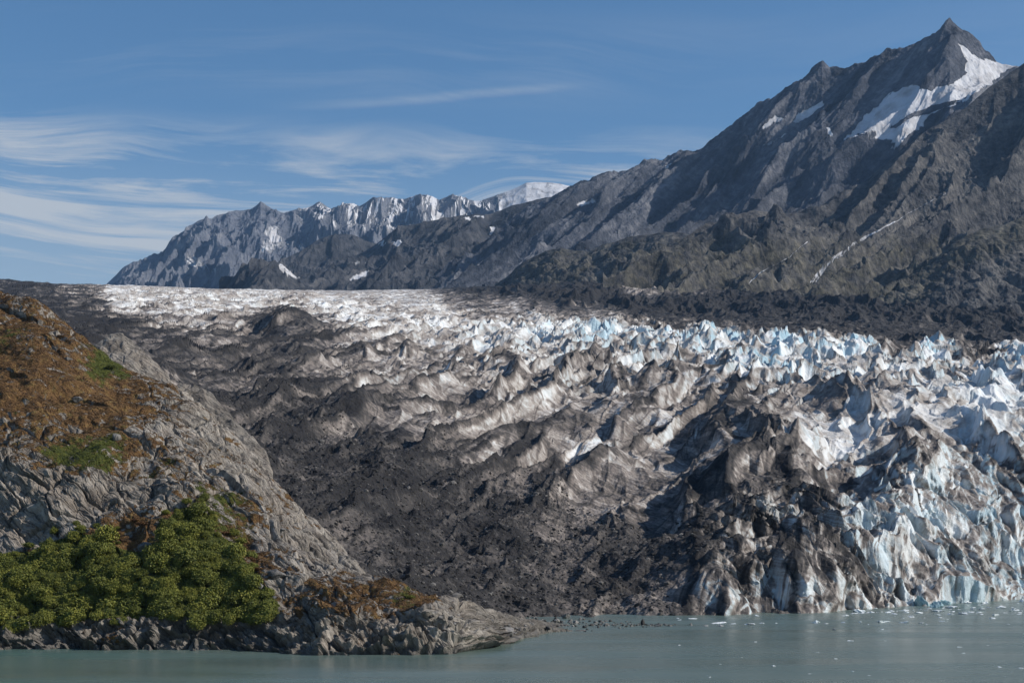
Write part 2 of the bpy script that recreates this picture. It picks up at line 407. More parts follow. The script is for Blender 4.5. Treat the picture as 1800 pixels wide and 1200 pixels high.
UU = np.linspace(-250, 2050, 231)
ztab = np.array([np.interp(UU, gu, ztab0[:, j]) for j in range(NLN)]).T
ztab = blur(ztab, 3)
yf_u = gu; yf_y = [G_COLS[u][0][1] for u in gu]

nU, nT = 1440, 1750
gu_ = np.linspace(-190, 1990, nU); q = np.linspace(0, 1, nT)
Yf = np.interp(gu_, yf_u, yf_y) - 14
L = np.log(5500 / Yf)[:, None]
Yg = Yf[:, None] * np.exp(L * (0.36 * q + 0.64 * q * q)[None, :])
Ug = np.repeat(gu_[:, None], nT, 1)
X = (Ug - 900) / F * Yg
def gbase(u, Y):
    return bil(ztab, (u + 250) / 10.0, (np.log(np.maximum(Y, 390)) - LN0) / (LN1 - LN0) * (NLN - 1))
# irregular front: bend the depth used for the profile
wp = fbm(X / 55, Yg / 90, 3, 4) * 16 + fbm(X / 14, Yg / 40, 5, 3) * 4.5
wr = np.clip((Ug - 1150) / 150, 0.15, 1) * np.exp(-(Yg - Yf[:, None]) / 160)
Zb = gbase(Ug, Yg + wp * wr)
Vb = VH - (Zb - H) / Yg * F
#  u, v, dirt, hummock amplitude, serac amplitude, blue, roughness
GC = [
 (60, 505, .75, .8, .3, .1, .6), (150, 515, .4, .8, .4, .1, .6), (210, 512, .15, .7, .5, .2, .4), (230, 535, .2, .7, .5, .2, .4), (150, 540, .8, .8, .3, .1, .6), (340, 545, .22, .7, .5, .2, .4), (260, 560, .5, .8, .4, .2, .5), (370, 590, .45, .9, .4, .2, .5), (100, 555, .92, .9, .2, .1, .8), (180, 580, .85, .9, .2, .1, .8), (300, 520, .24, .6, .5, .2, .5),
 (450, 525, .16, .6, .6, .3, .4), (700, 515, .24, .3, .3, .1, .2), (750, 530, .26, .3, .35, .1, .2), (900, 535, .33, .25, .25, .05, .2), (1050, 552, .36, .2, .2, .05, .2), (600, 510, .26, .3, .3, .1, .2),
 (310, 562, .3, .9, .5, .2, .5), (400, 565, .3, 1, .5, .2, .5), (480, 562, .9, .8, .2, .1, .8), (530, 575, .9, .8, .2, .1, .8), (500, 600, .85, .9, .3, .3, .8), (440, 545, .2, .7, .5, .3, .4), (560, 548, .14, .7, .6, .3, .4), (600, 565, .18, .7, .6, .25, .4), (750, 570, .18, .7, .7, .3, .4), (870, 590, .18, .8, .8, .35, .4),
 (960, 580, .12, .8, 1.3, .6, .4), (1050, 590, .08, .9, 1.7, .8, .4), (1150, 590, .06, .9, 1.6, .9, .4), (1250, 596, .05, .8, 1.6, 1, .4), (1380, 608, .05, .8, 1.7, 1, .4), (1500, 618, .06, .8, 1.6, 1, .4), (1650, 620, .12, .8, 1.5, 1, .4), (1790, 635, .15, .8, 1.4, 1, .4),
 (1000, 640, .28, 1, .8, .4, .4), (1130, 645, .28, 1, .9, .5, .4), (1350, 650, .16, 1, 1.5, .9, .4), (1550, 660, .24, 1, .9, .5, .4), (1720, 690, .16, 1, .7, .4, .3), (1790, 690, .16, 1, .7, .4, .3),
 (300, 600, .68, 1, .2, .15, .8), (400, 640, .62, 1, .3, .25, .8), (550, 630, .52, 1.1, .3, .2, .6), (700, 630, .36, 1.1, .4, .25, .4), (850, 650, .36, 1.1, .4, .25, .3), (680, 670, .36, 1.1, .5, .55, .5),
 (500, 720, .72, 1.1, .2, .15, .9), (600, 720, .58, 1.1, .3, .15, .8), (720, 740, .44, 1.1, .3, .2, .4), (870, 720, .42, 1.1, .2, .15, .3), (1000, 720, .38, 1.1, .2, .15, .3), (1150, 700, .36, 1.1, .2, .15, .4), (1250, 680, .36, 1.1, .4, .2, .4),
 (1300, 730, .36, 1.1, .3, .2, .3), (1450, 700, .35, 1.1, .3, .2, .4), (1450, 770, .3, 1.1, .5, .35, .4), (1600, 740, .4, 1.1, .2, .15, .4), (1700, 770, .36, 1.1, .5, .4, .4),
 (480, 780, .85, 1, .1, .05, 1), (600, 800, .95, 1, .1, 0, 1), (720, 800, .82, 1, .1, .05, 1), (900, 790, .46, 1, .2, .15, .5), (1050, 790, .3, 1, .4, .25, .4), (1200, 800, .5, 1, .3, .2, .5), (960, 760, .62, 1, .2, .1, .7),
 (560, 880, 1, .9, 0, 0, 1), (700, 880, .97, .9, 0, 0, 1), (850, 880, .9, 1, 0, 0, 1), (950, 850, .62, 1, .1, .05, .8), (1080, 860, .58, 1, .2, .1, .7), (1250, 860, .6, 1, .4, .3, .6), (1380, 850, .52, 1, .5, .4, .5),
 (1500, 800, .38, .9, .7, .6, .4), (1550, 850, .2, .25, .5, .5, .3), (1650, 850, .2, .25, .5, .5, .3), (1780, 800, .3, .8, .9, .8, .5), (1780, 880, .25, .7, .8, .7, .4),
 (700, 980, 1, .9, 0, 0, 1), (850, 970, .95, .9, 0, 0, 1), (1000, 930, .74, .9, .1, 0, .9), (1050, 990, .8, .9, 0, 0, 1), (1200, 950, .66, .9, .2, .1, .7), (1330, 920, .6, .5, .4, .3, .5), (1450, 905, .48, .35, .5, .4, .4), (1250, 930, .66, .6, .3, .2, .6), (1550, 930, .27, .2, .4, .5, .3), (1650, 930, .25, .2, .4, .5, .3), (1750, 940, .3, .3, .5, .5, .3),
 (900, 1050, .9, .8, 0, 0, 1), (1050, 1050, .74, .7, 0, 0, .9), (1180, 1040, .72, .6, .1, .1, .9), (1280, 1030, .34, .3, .4, .6, .4), (1400, 1035, .36, .3, .4, .55, .4), (1480, 1050, .4, .3, .4, .4, .4), (1330, 965, .62, .4, .3, .3, .4), (1430, 960, .6, .4, .3, .3, .4), (1550, 1020, .33, .2, .4, .5, .3), (1650, 1030, .3, .2, .4, .5, .3), (1780, 1020, .3, .2, .4, .6, .3),
 (820, 497, .95, .5, 0, 0, 1), (1300, 525, .95, .6, 0, 0, 1), (1450, 550, .95, .6, 0, 0, 1), (1600, 560, .95, .6, 0, 0, 1), (1100, 533, .92, .6, 0, 0, 1), (1200, 522, .95, .6, 0, 0, 1), (1000, 525, .9, .6, 0, 0, 1), (900, 508, .95, .6, 0, 0, 1), (1780, 560, .95, .6, 0, 0, 1), (1650, 590, .95, .6, 0, 0, 1), (950, 505, .95, .6, 0, 0, 1), (1050, 520, .95, .6, 0, 0, 1), (1130, 508, .35, .6, .4, .6, .8), (1250, 515, .6, .6, .4, .5, .8), (1200, 545, .9, .6, 0, 0, 1), (1350, 560, .92, .5, 0, 0, 1), (1400, 520, .9, .6, .1, 0, 1), (1550, 530, .95, .6, 0, 0, 1), (1700, 545, .95, .6, 0, 0, 1), (1550, 590, .95, .5, 0, 0, 1), (1750, 603, .95, .5, 0, 0, 1), (1250, 563, .95, .5, 0, 0, 1), (1400, 577, .95, .5, 0, 0, 1), (1150, 556, .8, .4, 0, 0, .8), (1300, 540, .85, .5, 0, 0, 1),
]
cm = control_map(GC, 5, 3.6)
D0, AH, AS, BL, RG = cm(Ug, Vb)
# natural boundaries: jitter the map lookups
ju = fbm(X / 60, Yg / 160, 41, 4) * 32; jv = fbm(X / 45, Yg / 160, 47, 4) * 9
D0, AH, AS, BL, RG = cm(Ug + ju, Vb + jv)
DB = D0
D0 = np.where(D0 > .66, .66 + (D0 - .66) * .62, D0) + .07 * ss(.3, .05, D0) + .07 * np.exp(-((Vb - 690) / 85) ** 2) * ss(.1, .3, D0) * ss(1450, 1250, Ug) - .07 * ss(1380, 1500, Ug) * np.exp(-((Vb - 730) / 55) ** 2)
x1 = X + fbm(X / 30, Yg / 30, 11, 3) * 7; y1 = Yg + fbm(X / 30, Yg / 30, 17, 3) * 9
x2 = X + fbm(X / 110, Yg / 160, 12, 3) * 14 + fbm(X / 30, Yg / 30, 11, 2) * 1.8; y2 = Yg + fbm(X / 110, Yg / 160, 13, 3) * 14
a, b = rot(x2, y2, 77, 400, 58); r1 = fins(a, b, 121, .4, .5)
a, b = rot(x2, y2, 73, 210, 27); r2 = fins(a, b, 127, .4, .5)
a, b = rot(x2, y2, 80, 90, 11); r3 = fins(a, b, 131, .35, .5)
a, b = rot(x1, y1, 28, 90, 44); r4 = fins(a, b, 137)
a, b = rot(x1, y1, 66, 40, 17)
hM, iM = facet(a, b, 22, (0.4, 1.1), 4, 0.45, .55)
a, b = rot(x1, y1, 76, 90, 40)
hB, iB = facet(a, b, 21, (0.36, 0.9), 4, 0.42, .5)
a, b = rot(x1, y1, 66, 36, 19)
hS, iS, gS = facet(a, b, 23, (0.7, 2.1), 4, 0.7, .5, True)
a, b = rot(x1, y1, 20, 9.5, 8)
hs, is_ = facet(a, b, 24, (0.5, 1.3), 3, 0.6)
fade = ss(3400, 1800, Yg)
nearf = ss(60, 15, Yg - Yf[:, None])
far2 = ss(2300, 1200, Yg)
dz = AH * ((r1 - .55) * 14 + (r2 - .55) * 7.0 * (.5 + r1) + (r3 - .5) * 2.0 * far2 * (.4 + .8 * r2) + (r4 - .55) * 3.4 + hM * 1.7 + hB * 3 + fbm(X / 120, Yg / 160, 19, 3) * 6)
lineS = np.exp(-(gS / .07) ** 2)
a, b = rot(x1, y1, 64, 70, 20); r5 = fins(a, b, 141, .45)
dz += AS * ((r5 - .5) * 10 - lineS * 1.5)
dz += AS * (hS + 0.05) * 13 * (0.35 + 0.65 * fade)
dz += (0.4 + 0.6 * AS) * (hs - 0.05) * 3.2 * far2
dz += np.clip(RG - .25, 0, 1) * (fbm(X / 16, Yg / 16, 31, 5, gain=0.6) * 2.0 + (ridged(X / 26, Yg / 40, 33, 4) - 0.8) * 2.6 + (facet(x1 / 4.5, y1 / 4.5, 38, (.5, 1.2), 3, .6)[0] - .1) * 2.0 * far2)
dz += np.clip(RG, 0, 1) * (fbm(X / 3.2, Yg / 3.2, 39, 3, gain=.6)) * .45 * far2
dz += fbm(X / 6, Yg / 6, 35, 3, gain=0.6) * 0.35 * far2
mor = np.clip((DB - .68) / .14, 0, 1) * ss(2300, 2900, Yg)
dz += 34 * np.exp(-((Ug - 497) / 34) ** 2 - ((Yg - 1950) / 110) ** 2) * (1 + .5 * hM) + 22 * np.exp(-((Ug - 545) / 26) ** 2 - ((Yg - 1930) / 90) ** 2)
dz += mor * ((ridged(X / 160, Yg / 320, 37, 5) - 0.7) * 13 + (ridged(X / 60, Yg / 140, 36, 4) - .7) * 7)
dz -= 11 * ss(1380, 1500, Ug) * ss(30, 55, Zb) * ss(135, 95, Zb)
# the far skyline stays low
cl = ss(1150, 1340, Ug) * ss(330, 120, Yg - Yf[:, None]); clz = cl * ss(75, 45, Zb)
dz *= (1 - 0.55 * ss(3600, 4600, Yg)) * (1 - .7 * clz)
a, b = rot(x1, y1, 12, 22, 10); hK, iK = facet(a, b, 61, (0.7, 2.0), 4, 0.8, -.3)
a, b = rot(x1, y1, -8, 9, 5); hL, iL = facet(a, b, 62, (0.7, 1.8), 4, 0.8, -.3)
dz += clz * ((hK - .42) * 10 + (hL - .42) * 5.5) * ss(4, 16, Yg - Yf[:, None])
# calmer right at the water
front = ss(0, 40, Yg - Yf[:, None])
Zg = Zb + dz * (0.25 + 0.75 * front)
sk = np.linspace(0, 1, 9)[None, :]; Zg[:, :9] = -14 * (1 - sk) + Zg[:, 8:9] * sk
Pg = np.stack([X, Yg, Zg], -1)
# ice cliff: push faces in and out along the view so that columns and overhangs form
xc = X + fbm(X / 20, Zg / 20, 58, 3) * 3; zc_ = Zg + fbm(X / 20, Zg / 20, 59, 3) * 3
hc, ic = facet(xc / 19 + 3, zc_ / 27, 55, (0.5, 1.4), 4, 0.7)
hc2, ic2 = facet(xc / 7, zc_ / 11, 56, (0.5, 1.3), 4, 0.7)
hc4, _ = facet(xc / 1.3, zc_ / 1.9, 49, (0.5, 1.3), 3, 0.7)
hc3, ic3 = facet(xc / 2.8, zc_ / 4, 54, (0.5, 1.3), 3, 0.7)
fl = fins(xc / 11, zc_ / 46, 52, 0, .5); fl2 = fins(xc / 4.6 + 7, zc_ / 17, 53, 0, .5)
Pg[..., 1] -= cl * ((hc - .3) * 15 + (hc2 - .3) * 5 + (hc3 - .3) * 1.6 + (fl - .5) * 2.2 + (fl2 - .5) * .9 + hc4 * .35)
ng = grid_normals(Pg)
sl = 1 - ng[..., 2]
mixid = np.clip(0.55 * iB + 0.45 * iM, 0, 1)
dirt = D0 + (iB - .5) * .24 + (iM - .5) * .22 + (iS - .5) * .12 * np.clip(AS, 0, 1) + (is_ - .5) * .10
# debris caps on the crests of the blocks, cleaner ice on steep faces
crest = np.maximum(ss(.80, .97, r1), .8 * ss(.8, .97, r2) * ss(.3, .6, r1 + .3))
dirt += crest * 0.36 * ss(.2, .4, D0) + .2 * ss(.84, .98, r3) * ss(.22, .4, D0) + .12 * ss(.8, .97, r5) * ss(.9, .5, sl) * np.clip(AS, 0, 1)
dirt -= ss(.35, .7, sl) * .16 * (1 - ss(.75, .9, D0))
dirt += fbm(X / 40, Yg / 90, 44, 4) * .10 * ss(.55, .7, DB) + mor * .12; dirt = np.maximum(dirt, mor * (1.0 + .12 * fbm(X / 120, Yg / 300, 45, 4)))
cliffdirt = cl * ((ic2 - .5) * .07 + (ic3 - .5) * .06 + ss(.5, .8, ng[..., 2]) * .22 + fbm(X / 2.5, Zg / 22, 48, 4) * .12 - .04) + clz * ((iK - .5) * .2 + (iL - .5) * .12) - clz * .2 * (iB - .5) - clz * .2 * (iM - .5)
dirt += cliffdirt + cl * .035
blue = BL * np.clip(ss(.2, .55, sl) * (0.2 + .8 * (iS > .45)) + .35 * (ic2 > .45) * cl, 0, 1) * .8
strip = np.clip(ss(.3, .5, D0) * (1 - ss(.7, .85, D0)) * 1.0 + .18, 0, 1)
o = grid_obj('glacier', Pg, ICE, {'dirt': dirt, 'blue': blue, 'strip': strip}, smooth=False)
tag(o, kind='structure')

# ================================================================== HEADLAND (left)
HC = {
 -300: [(1135, 338), (1100, 342), (1070, 352), (1000, 372), (930, 384), (830, 400), (700, 440), (560, 490), (470, 520)],
 -100: [(1138, 334), (1100, 338), (1060, 348), (980, 368), (940, 376), (815, 392), (720, 430), (600, 480), (500, 520)],
 0:    [(1140, 330), (1105, 334), (1060, 344), (975, 364), (935, 371), (812, 386), (720, 424), (620, 470), (511, 520)],
 60:   [(1140, 330), (1102, 334), (1060, 344), (970, 364), (935, 370), (815, 385), (720, 424), (620, 466), (529, 510)],
 100:  [(1141, 329), (1100, 333), (1050, 344), (960, 364), (920, 371), (815, 385), (740, 420), (650, 460), (560, 503)],
 150:  [(1141, 328), (1097, 332), (1050, 344), (950, 364), (910, 372), (818, 385), (740, 422), (670, 455), (600, 500)],
 200:  [(1141, 328), (1095, 332), (1050, 343), (945, 363), (900, 373), (825, 388), (760, 420), (700, 450), (638, 492)],
 250:  [(1141, 328), (1095, 332), (1050, 343), (950, 362), (890, 375), (840, 390), (780, 418), (720, 448), (660, 488)],
 300:  [(1142, 327), (1095, 331), (1050, 342), (950, 361), (880, 378), (850, 390), (800, 412), (740, 444), (688, 482)],
 350:  [(1142, 327), (1095, 331), (1050, 341), (960, 358), (890, 378), (860, 388), (810, 412), (765, 440), (722, 478)],
 400:  [(1143, 326), (1098, 330), (1050, 340), (980, 356), (930, 372), (880, 390), (840, 408), (800, 435), (764, 472)],
 450:  [(1145, 322), (1100, 328), (1060, 338), (1000, 354), (950, 368), (910, 386), (880, 402), (850, 425), (822, 462)],
 500:  [(1148, 316), (1110, 321), (1075, 330), (1050, 340), (1000, 358), (960, 376), (930, 396), (900, 420), (872, 450)],
 550:  [(1149, 314), (1110, 319), (1070, 326), (1052, 338), (1020, 355), (990, 374), (965, 392), (945, 412), (928, 440)],
 600:  [(1150, 312), (1110, 318), (1072, 324), (1050, 336), (1035, 350), (1015, 372), (1000, 390), (985, 408), (972, 430)],
 650:  [(1150, 312), (1110, 318), (1078, 324), (1058, 333), (1050, 342), (1042, 354), (1036, 368), (1030, 384), (1024, 405)],
 700:  [(1150, 312), (1112, 318), (1082, 323), (1066, 330), (1058, 338), (1052, 346), (1046, 358), (1040, 372), (1034, 390)],
 750:  [(1150, 312), (1112, 318), (1086, 323), (1074, 330), (1068, 338), (1064, 346), (1060, 356), (1056, 368), (1052, 384)],
 800:  [(1149, 314), (1118, 319), (1096, 325), (1086, 332), (1080, 340), (1076, 348), (1073, 357), (1070, 366), (1067, 380)],
 850:  [(1140, 330), (1118, 334), (1102, 340), (1095, 346), (1090, 352), (1087, 360), (1084, 370), (1082, 380), (1079, 392)],
 900:  [(1124, 366), (1112, 370), (1104, 374), (1100, 378), (1097, 384), (1094, 392), (1092, 400), (1090, 408), (1088, 418)],
 950:  [(1114, 392), (1110, 396), (1107, 400), (1105, 404), (1103, 410), (1101, 416), (1100, 422), (1098, 430), (1096, 440)],
 985:  [(1110, 404), (1109, 406), (1108, 408), (1107, 411), (1106, 416), (1105, 420), (1104, 426), (1103, 433), (1102, 442)],
 1050: [(1112, 404), (1112, 406), (1112, 408), (1112, 411), (1112, 416), (1112, 420), (1112, 426), (1112, 433), (1112, 442)],
}
hu = sorted(HC)
nU, nT = 1060, 900
uu = np.linspace(-200, 1030, nU)
tab = np.array([[(c[1], px(0, c[0], c[1])[2]) for c in HC[u]] for u in hu])      # (cols, 9, 2)
# behind the contour the ground falls away towards the ice
back = np.stack([np.stack([tab[:, -1, 0] + dy, tab[:, -1, 1] + dzz], -1) for dy, dzz in ((25, -3), (90, -34), (170, -90))], 1)
first = np.stack([tab[:, 0, 0] - 6, np.full(len(hu), -6.0)], -1)[:, None]
tab = np.concatenate([first, tab, back], 1)
knots = np.array([0, .04, .12, .22, .36, .48, .60, .72, .81, .88, .91, .95, 1.0])
tt = np.linspace(0, 1, nT)
tu = np.array([[np.interp(uu, hu, tab[:, k, c]) for k in range(tab.shape[1])] for c in (0, 1)])   # 2,13,nU
Yh = np.array([np.interp(tt, knots, tu[0, :, i]) for i in range(nU)])
Zh = np.array([np.interp(tt, knots, tu[1, :, i]) for i in range(nU)])
Yh = blur(Yh, 7); Zh = blur(Zh, 7)
Uh = np.repeat(uu[:, None], nT, 1)
Xh = (Uh - 900) / F * Yh
Vh = VH - (Zh - H) / Yh * F
#   u, v, veg, green, rock roughness, dark
THICKET = [(-60, 985), (20, 970), (70, 968), (95, 950), (140, 938), (190, 940), (205, 962), (262, 975), (280, 950), (292, 915), (312, 895), (345, 890), (366, 905), (378, 935), (415, 958), (440, 1000), (472, 1035), (486, 1062), (468, 1082), (410, 1092), (330, 1086), (250, 1082), (150, 1088), (60, 1098), (-60, 1106)]
HM = [(-50, 560, .7, .15, .6, 0), (30, 560, .6, .1, .6, 0), (60, 540, .4, .1, .8, 0), (20, 590, .7, .5, .4, 0), (100, 600, .45, .1, 1, 0), (60, 640, .75, .1, .4, 0), (120, 640, .55, .1, .7, 0), (190, 640, .95, 1, .3, 0), (150, 700, .8, .1, .5, 0), (50, 700, .7, .15, .6, 0),
      (-60, 700, .7, .15, .5, 0), (200, 720, .72, .1, .6, 0), (250, 740, .6, .1, .7, 0), (220, 680, .5, .1, .7, 0), (290, 720, .28, .1, 1, 0), (330, 760, .15, 0, 1, 0), (270, 790, .5, .2, .9, 0), (100, 760, .5, .2, .8, 0), (30, 780, .4, .3, 1, 0), (170, 795, .8, .7, .5, 0), (110, 800, .7, .7, .6, 0),
      (60, 850, 0, 0, 1.2, 0), (120, 860, 0, 0, 1.2, 0), (200, 860, .05, 0, 1.2, 0), (50, 930, 0, 0, 1.1, 0), (150, 910, 0, 0, 1.2, 0), (270, 870, .02, 0, 1.2, 0), (240, 915, .8, .2, .7, 0), (205, 945, .75, .2, .8, 0), (310, 880, .5, .3, 1, 0), (280, 830, .35, .5, .8, 0),
      (370, 820, .12, 0, 1, 0), (430, 860, .1, .3, 1, 0), (330, 830, .4, .3, .9, 0), (380, 880, .6, .7, .7, 0), (350, 865, .4, .4, 1, 0), (420, 930, .7, .5, .5, 0), (440, 980, .8, .1, .5, 0), (480, 940, .05, 0, 1, 0), (520, 960, 0, 0, 1, 0), (560, 1000, .05, 0, 1, 0), (500, 1000, .4, .2, .9, 0), (470, 960, .35, .6, .7, 0),
      (100, 1020, .8, 1, .3, .1), (300, 1020, .8, 1, .3, .1), (420, 1050, .7, .8, .3, .1), (500, 1050, .3, .3, 1, .1), (620, 1000, 0, 0, .9, 0), (560, 1060, .75, .2, .7, 0), (640, 1055, .7, .3, .6, 0), (715, 1050, .75, .8, .5, 0), (735, 1062, .75, .0, .6, 0), (690, 1040, .2, .1, .8, 0), (600, 1070, .6, .1, .9, 0),
      (100, 1120, .0, 0, 1.3, .65), (300, 1120, 0, 0, 1.3, .6), (420, 1120, .05, 0, 1.3, .6), (200, 1096, .4, .1, 1, .4), (20, 1120, 0, 0, 1.3, .7), (480, 1120, 0, 0, 1.3, .4), (560, 1120, 0, 0, 1.3, 0), (700, 1110, 0, 0, 1.3, 0), (800, 1120, 0, 0, 1.2, .1), (620, 1085, .15, .1, 1.3, 0), (770, 1075, .1, .1, .8, .1), (850, 1100, 0, 0, 1.3, .55), (920, 1105, 0, 0, 1.2, .7), (970, 1108, 0, 0, 1, .8)]
VG, GN, RR, DK = control_map(HM, 4, 3.2, 1.6)(Uh + fbm(Xh / 7, Yh / 9, 61, 4) * 16, Vh + fbm(Xh / 7, Yh / 9, 63, 4) * 9)
Sh = np.concatenate([np.zeros((nU, 1)), np.cumsum(np.hypot(np.diff(Yh, axis=1), np.diff(Zh, axis=1)), 1)], 1)   # distance up the slope
xw = Xh + fbm(Xh / 8, Sh / 8, 65, 4) * 1.0; yw = Sh + fbm(Xh / 8, Sh / 8, 67, 4) * 1.0
n0 = grid_normals(np.stack([Xh, Yh, Zh], -1))
# slabs dip along the contour of the headland
a, b = rot(xw, yw, 138, 20, 8); h1, i1 = facet(a, b, 71, (0.15, .8), 4, .6, -.4)
a, b = rot(xw, yw, 134, 7.5, 2.6); h2, i2 = facet(a, b, 72, (0.3, 1.0), 4, .6)
a, b = rot(xw, yw, 140, 3.0, 1.1); h3, i3 = facet(a, b, 73, (0.4, 1.2), 3, .6)
w1, w2, wid = worley(*rot(xw, yw, 125, 13, 9), 75); crk = np.exp(-((w2 - w1) / .06) ** 2)
w1b, w2b, _ = worley(*rot(xw, yw, 130, 5, 3), 76); crk2 = np.exp(-((w2b - w1b) / .07) ** 2)
edge = ss(0, .05, tt)[None, :] * (1 - .75 * ss(.9, 1, tt))[None, :]
lowpt = np.interp(uu, [-200, 450, 800, 900, 1000], [1, 1, .95, .75, .4])[:, None]
dh = RR * ((h1 - .1) * 5.8 + (h2 - .1) * 1.9 + (h3 - .1) * .55 - (crk * 1.5 + crk2 * .35) * ss(.55, .95, RR))
dh += fbm(Xh / 24, Sh / 24, 77, 4) * 3.4 * (1 - .5 * ss(.7, .9, tt))[None, :] + fbm(Xh / 2.2, Sh / 2.2, 79, 4, gain=.6) * .12
shore = ss(.25, .05, tt)[None, :]
dh += shore * (ridged(Xh / 7, Sh / 3, 81, 4) - .8) * 1.8
Ph = np.stack([Xh, Yh, Zh], -1) + n0 * (dh * edge * lowpt)[..., None]
# irregular waterline: the low rocks move in and out
Ph[..., 1] -= fbm(Xh / 9, Zh / 6, 83, 4) * 3.2 * ss(.45, .1, tt)[None, :] * lowpt
nh = grid_normals(Ph); UPh0, VPh0 = proj(Ph)
VG = VG + .05 - ss(.45, .7, 1 - nh[..., 2]) * .2 - crk * .15 + (i1 - .5) * .16 + (i2 - .5) * .16 + fbm(Xh / 6, Sh / 4, 85, 4) * .22
al_, ac_ = rot(xw, yw, 138); DK = np.maximum(DK, .8 * ss(2.6, 1.0, Ph[..., 2] + fbm(Xh / 6, Sh / 6, 86, 3) * .8))
VG = VG + .6 * blur(in_poly(UPh0, VPh0, THICKET).astype(float), 2); GN = np.maximum(GN, in_poly(UPh0, VPh0, THICKET) * .75)
o = grid_obj('headland', Ph, ROCK, {'veg': VG, 'green': GN, 'dark': DK, 'along': al_, 'across': ac_}, smooth=False)
tag(o, kind='structure')
UPh, VPh = proj(Ph)
def pick(u, v, Parr, UP, VP, step=2):
    U = UP[::step, ::step]; V = VP[::step, ::step]; Yv = Parr[::step, ::step, 1]
    d = (U - u) ** 2 + (V - v) ** 2
    k = np.argmin(d + 0.02 * Yv + (d > 16) * 1e4)
    i, j = np.unravel_index(k, d.shape)
    return Parr[i * step, j * step], (i * step, j * step)

# rocky knob between the headland and the ice
def loft(name, rows, nU, nT, mat, noise, back=(600, -500), snow=(), green=None, u_pad=0, row_knots=None, smooth=True, extra=None):
    """rows: polylines (u, v, Y) from the foot to the crest; the back side falls away behind the crest"""
    u0 = min(p[0] for p in rows[-1]) - u_pad; u1 = max(p[0] for p in rows[-1]) + u_pad
    uu = np.linspace(u0, u1, nU)
    R = []
    for r in rows:
        us = [p[0] for p in r]
        vv = np.interp(uu, us, [p[1] for p in r]); YY = np.interp(uu, us, [p[2] for p in r])
        R.append((YY, H + (VH - vv) / F * YY))
    bY, bZ = back
    R.append((R[-1][0] + bY * .3, R[-1][1] + bZ * .22)); R.append((R[-2][0] + bY, R[-2][1] + bZ))
    n = len(rows)
    kn = np.array(row_knots or list(np.linspace(0, .86, n))); kn = np.concatenate([kn, [.93, 1.0]])
    t = np.linspace(0, 1, nT)
    YT = np.array([r[0] for r in R]); ZT = np.array([r[1] for r in R])
    Y = np.array([np.interp(t, kn, YT[:, i]) for i in range(nU)]); Z = np.array([np.interp(t, kn, ZT[:, i]) for i in range(nU)])
    k = max(2, nT // 90); w = np.exp(-np.linspace(-2, 2, 2 * k + 1) ** 2); w /= w.sum()
    sm = lambda A: np.apply_along_axis(lambda r: np.convolve(np.pad(r, k, mode='edge'), w, 'valid'), 1, A)
    crest_t = kn[n - 1]
    wc = np.exp(-((t - crest_t) / .02) ** 2)[None, :]
    Y = sm(Y); Z = sm(Z) * (1 - wc) + Z * wc
    U = np.repeat(uu[:, None], nT, 1); X = (U - 900) / F * Y
    T = np.repeat((t / crest_t)[None, :], nU, 0)
    V = VH - (Z - H) / Y * F
    Z = Z + noise(X, Y, Z, T, U, V)
    P = np.stack([X, Y, Z], -1)
    UP, VP = proj(P)
    S = np.zeros_like(X)
    if snow:
        e = 1.0
        su = UP + fbm(X / 90, Y / 90, 91, 5, gain=.6) * 9; sv = VP + fbm(X / 90, Y / 90, 93, 5, gain=.6) * 5
        for poly in snow:
            S = np.maximum(S, in_poly(su, sv, poly).astype(float))
        S *= np.where(T > 1, .7, .90)
        S = blur(S, 3)
    if extra is not None: S = extra(S, P, UP, VP, T)
    GR = green(UP, VP) if green else np.zeros_like(X)
    o = grid_obj(name, P, mat, {'snow': S, 'green': GR}, False)
    tag(o, kind='structure')
    return o, P, UP, VP
def cw(T, lo=.2):                   # noise is calmer on the crest, whose outline is given
    return lo + (1 - lo) * np.clip(np.abs(1 - T) / .22, 0, 1) ** .7

def knob_noise(X, Y, Z, T, U, V):
    a, b = rot(X, Y, 120, 16, 8); h, _ = facet(a, b, 101, (.2, .8), 4, .5)
    a, b = rot(X, Y, 110, 5, 3); h2_, _ = facet(a, b, 102, (.3, 1.), 4, .5)
    return ((h - .1) * 5 + (h2_ - .1) * 2.2 + fbm(X / 6, Y / 6, 103, 4) * .8) * (.5 + .5 * cw(T)) * (T < 1.1)
def knob(name, crest, base, seed, dark):
    o, P, UP, VP = loft(name, [base, [(c[0], (c[1] + np.interp(c[0], [b[0] for b in base], [b[1] for b in base])) / 2 - 4, c[2] - 18) for c in crest], crest], 300, 220, ROCK, knob_noise, (60, -50))
    z = np.zeros(P.shape[0] * P.shape[1])
    S_ = P[..., 1] + P[..., 2]; ka, kb = rot(P[..., 0], S_, 135)
    for nm, val in (('veg', z + .1), ('dark', z + dark), ('along', ka.ravel()), ('across', kb.ravel())):
        at = o.data.attributes.new(nm, 'FLOAT', 'POINT'); at.data.foreach_set('value', val.astype(f32))
    return o
knob('rock_outcrop', [(150, 618, 610), (175, 598, 612), (195, 587, 614), (215, 586, 614), (235, 598, 612), (255, 620, 608), (275, 638, 604), (295, 655, 600), (310, 690, 590)],
     [(150, 680, 540), (230, 700, 540), (310, 740, 540)], 1, .1)
knob('rock_outcrop', [(290, 690, 575), (315, 672, 580), (340, 674, 580), (365, 686, 578), (390, 714, 572), (410, 735, 566), (430, 758, 560), (450, 776, 555), (468, 796, 548), (480, 830, 540)],
     [(290, 760, 510), (380, 800, 505), (480, 880, 495)], 2, .35)

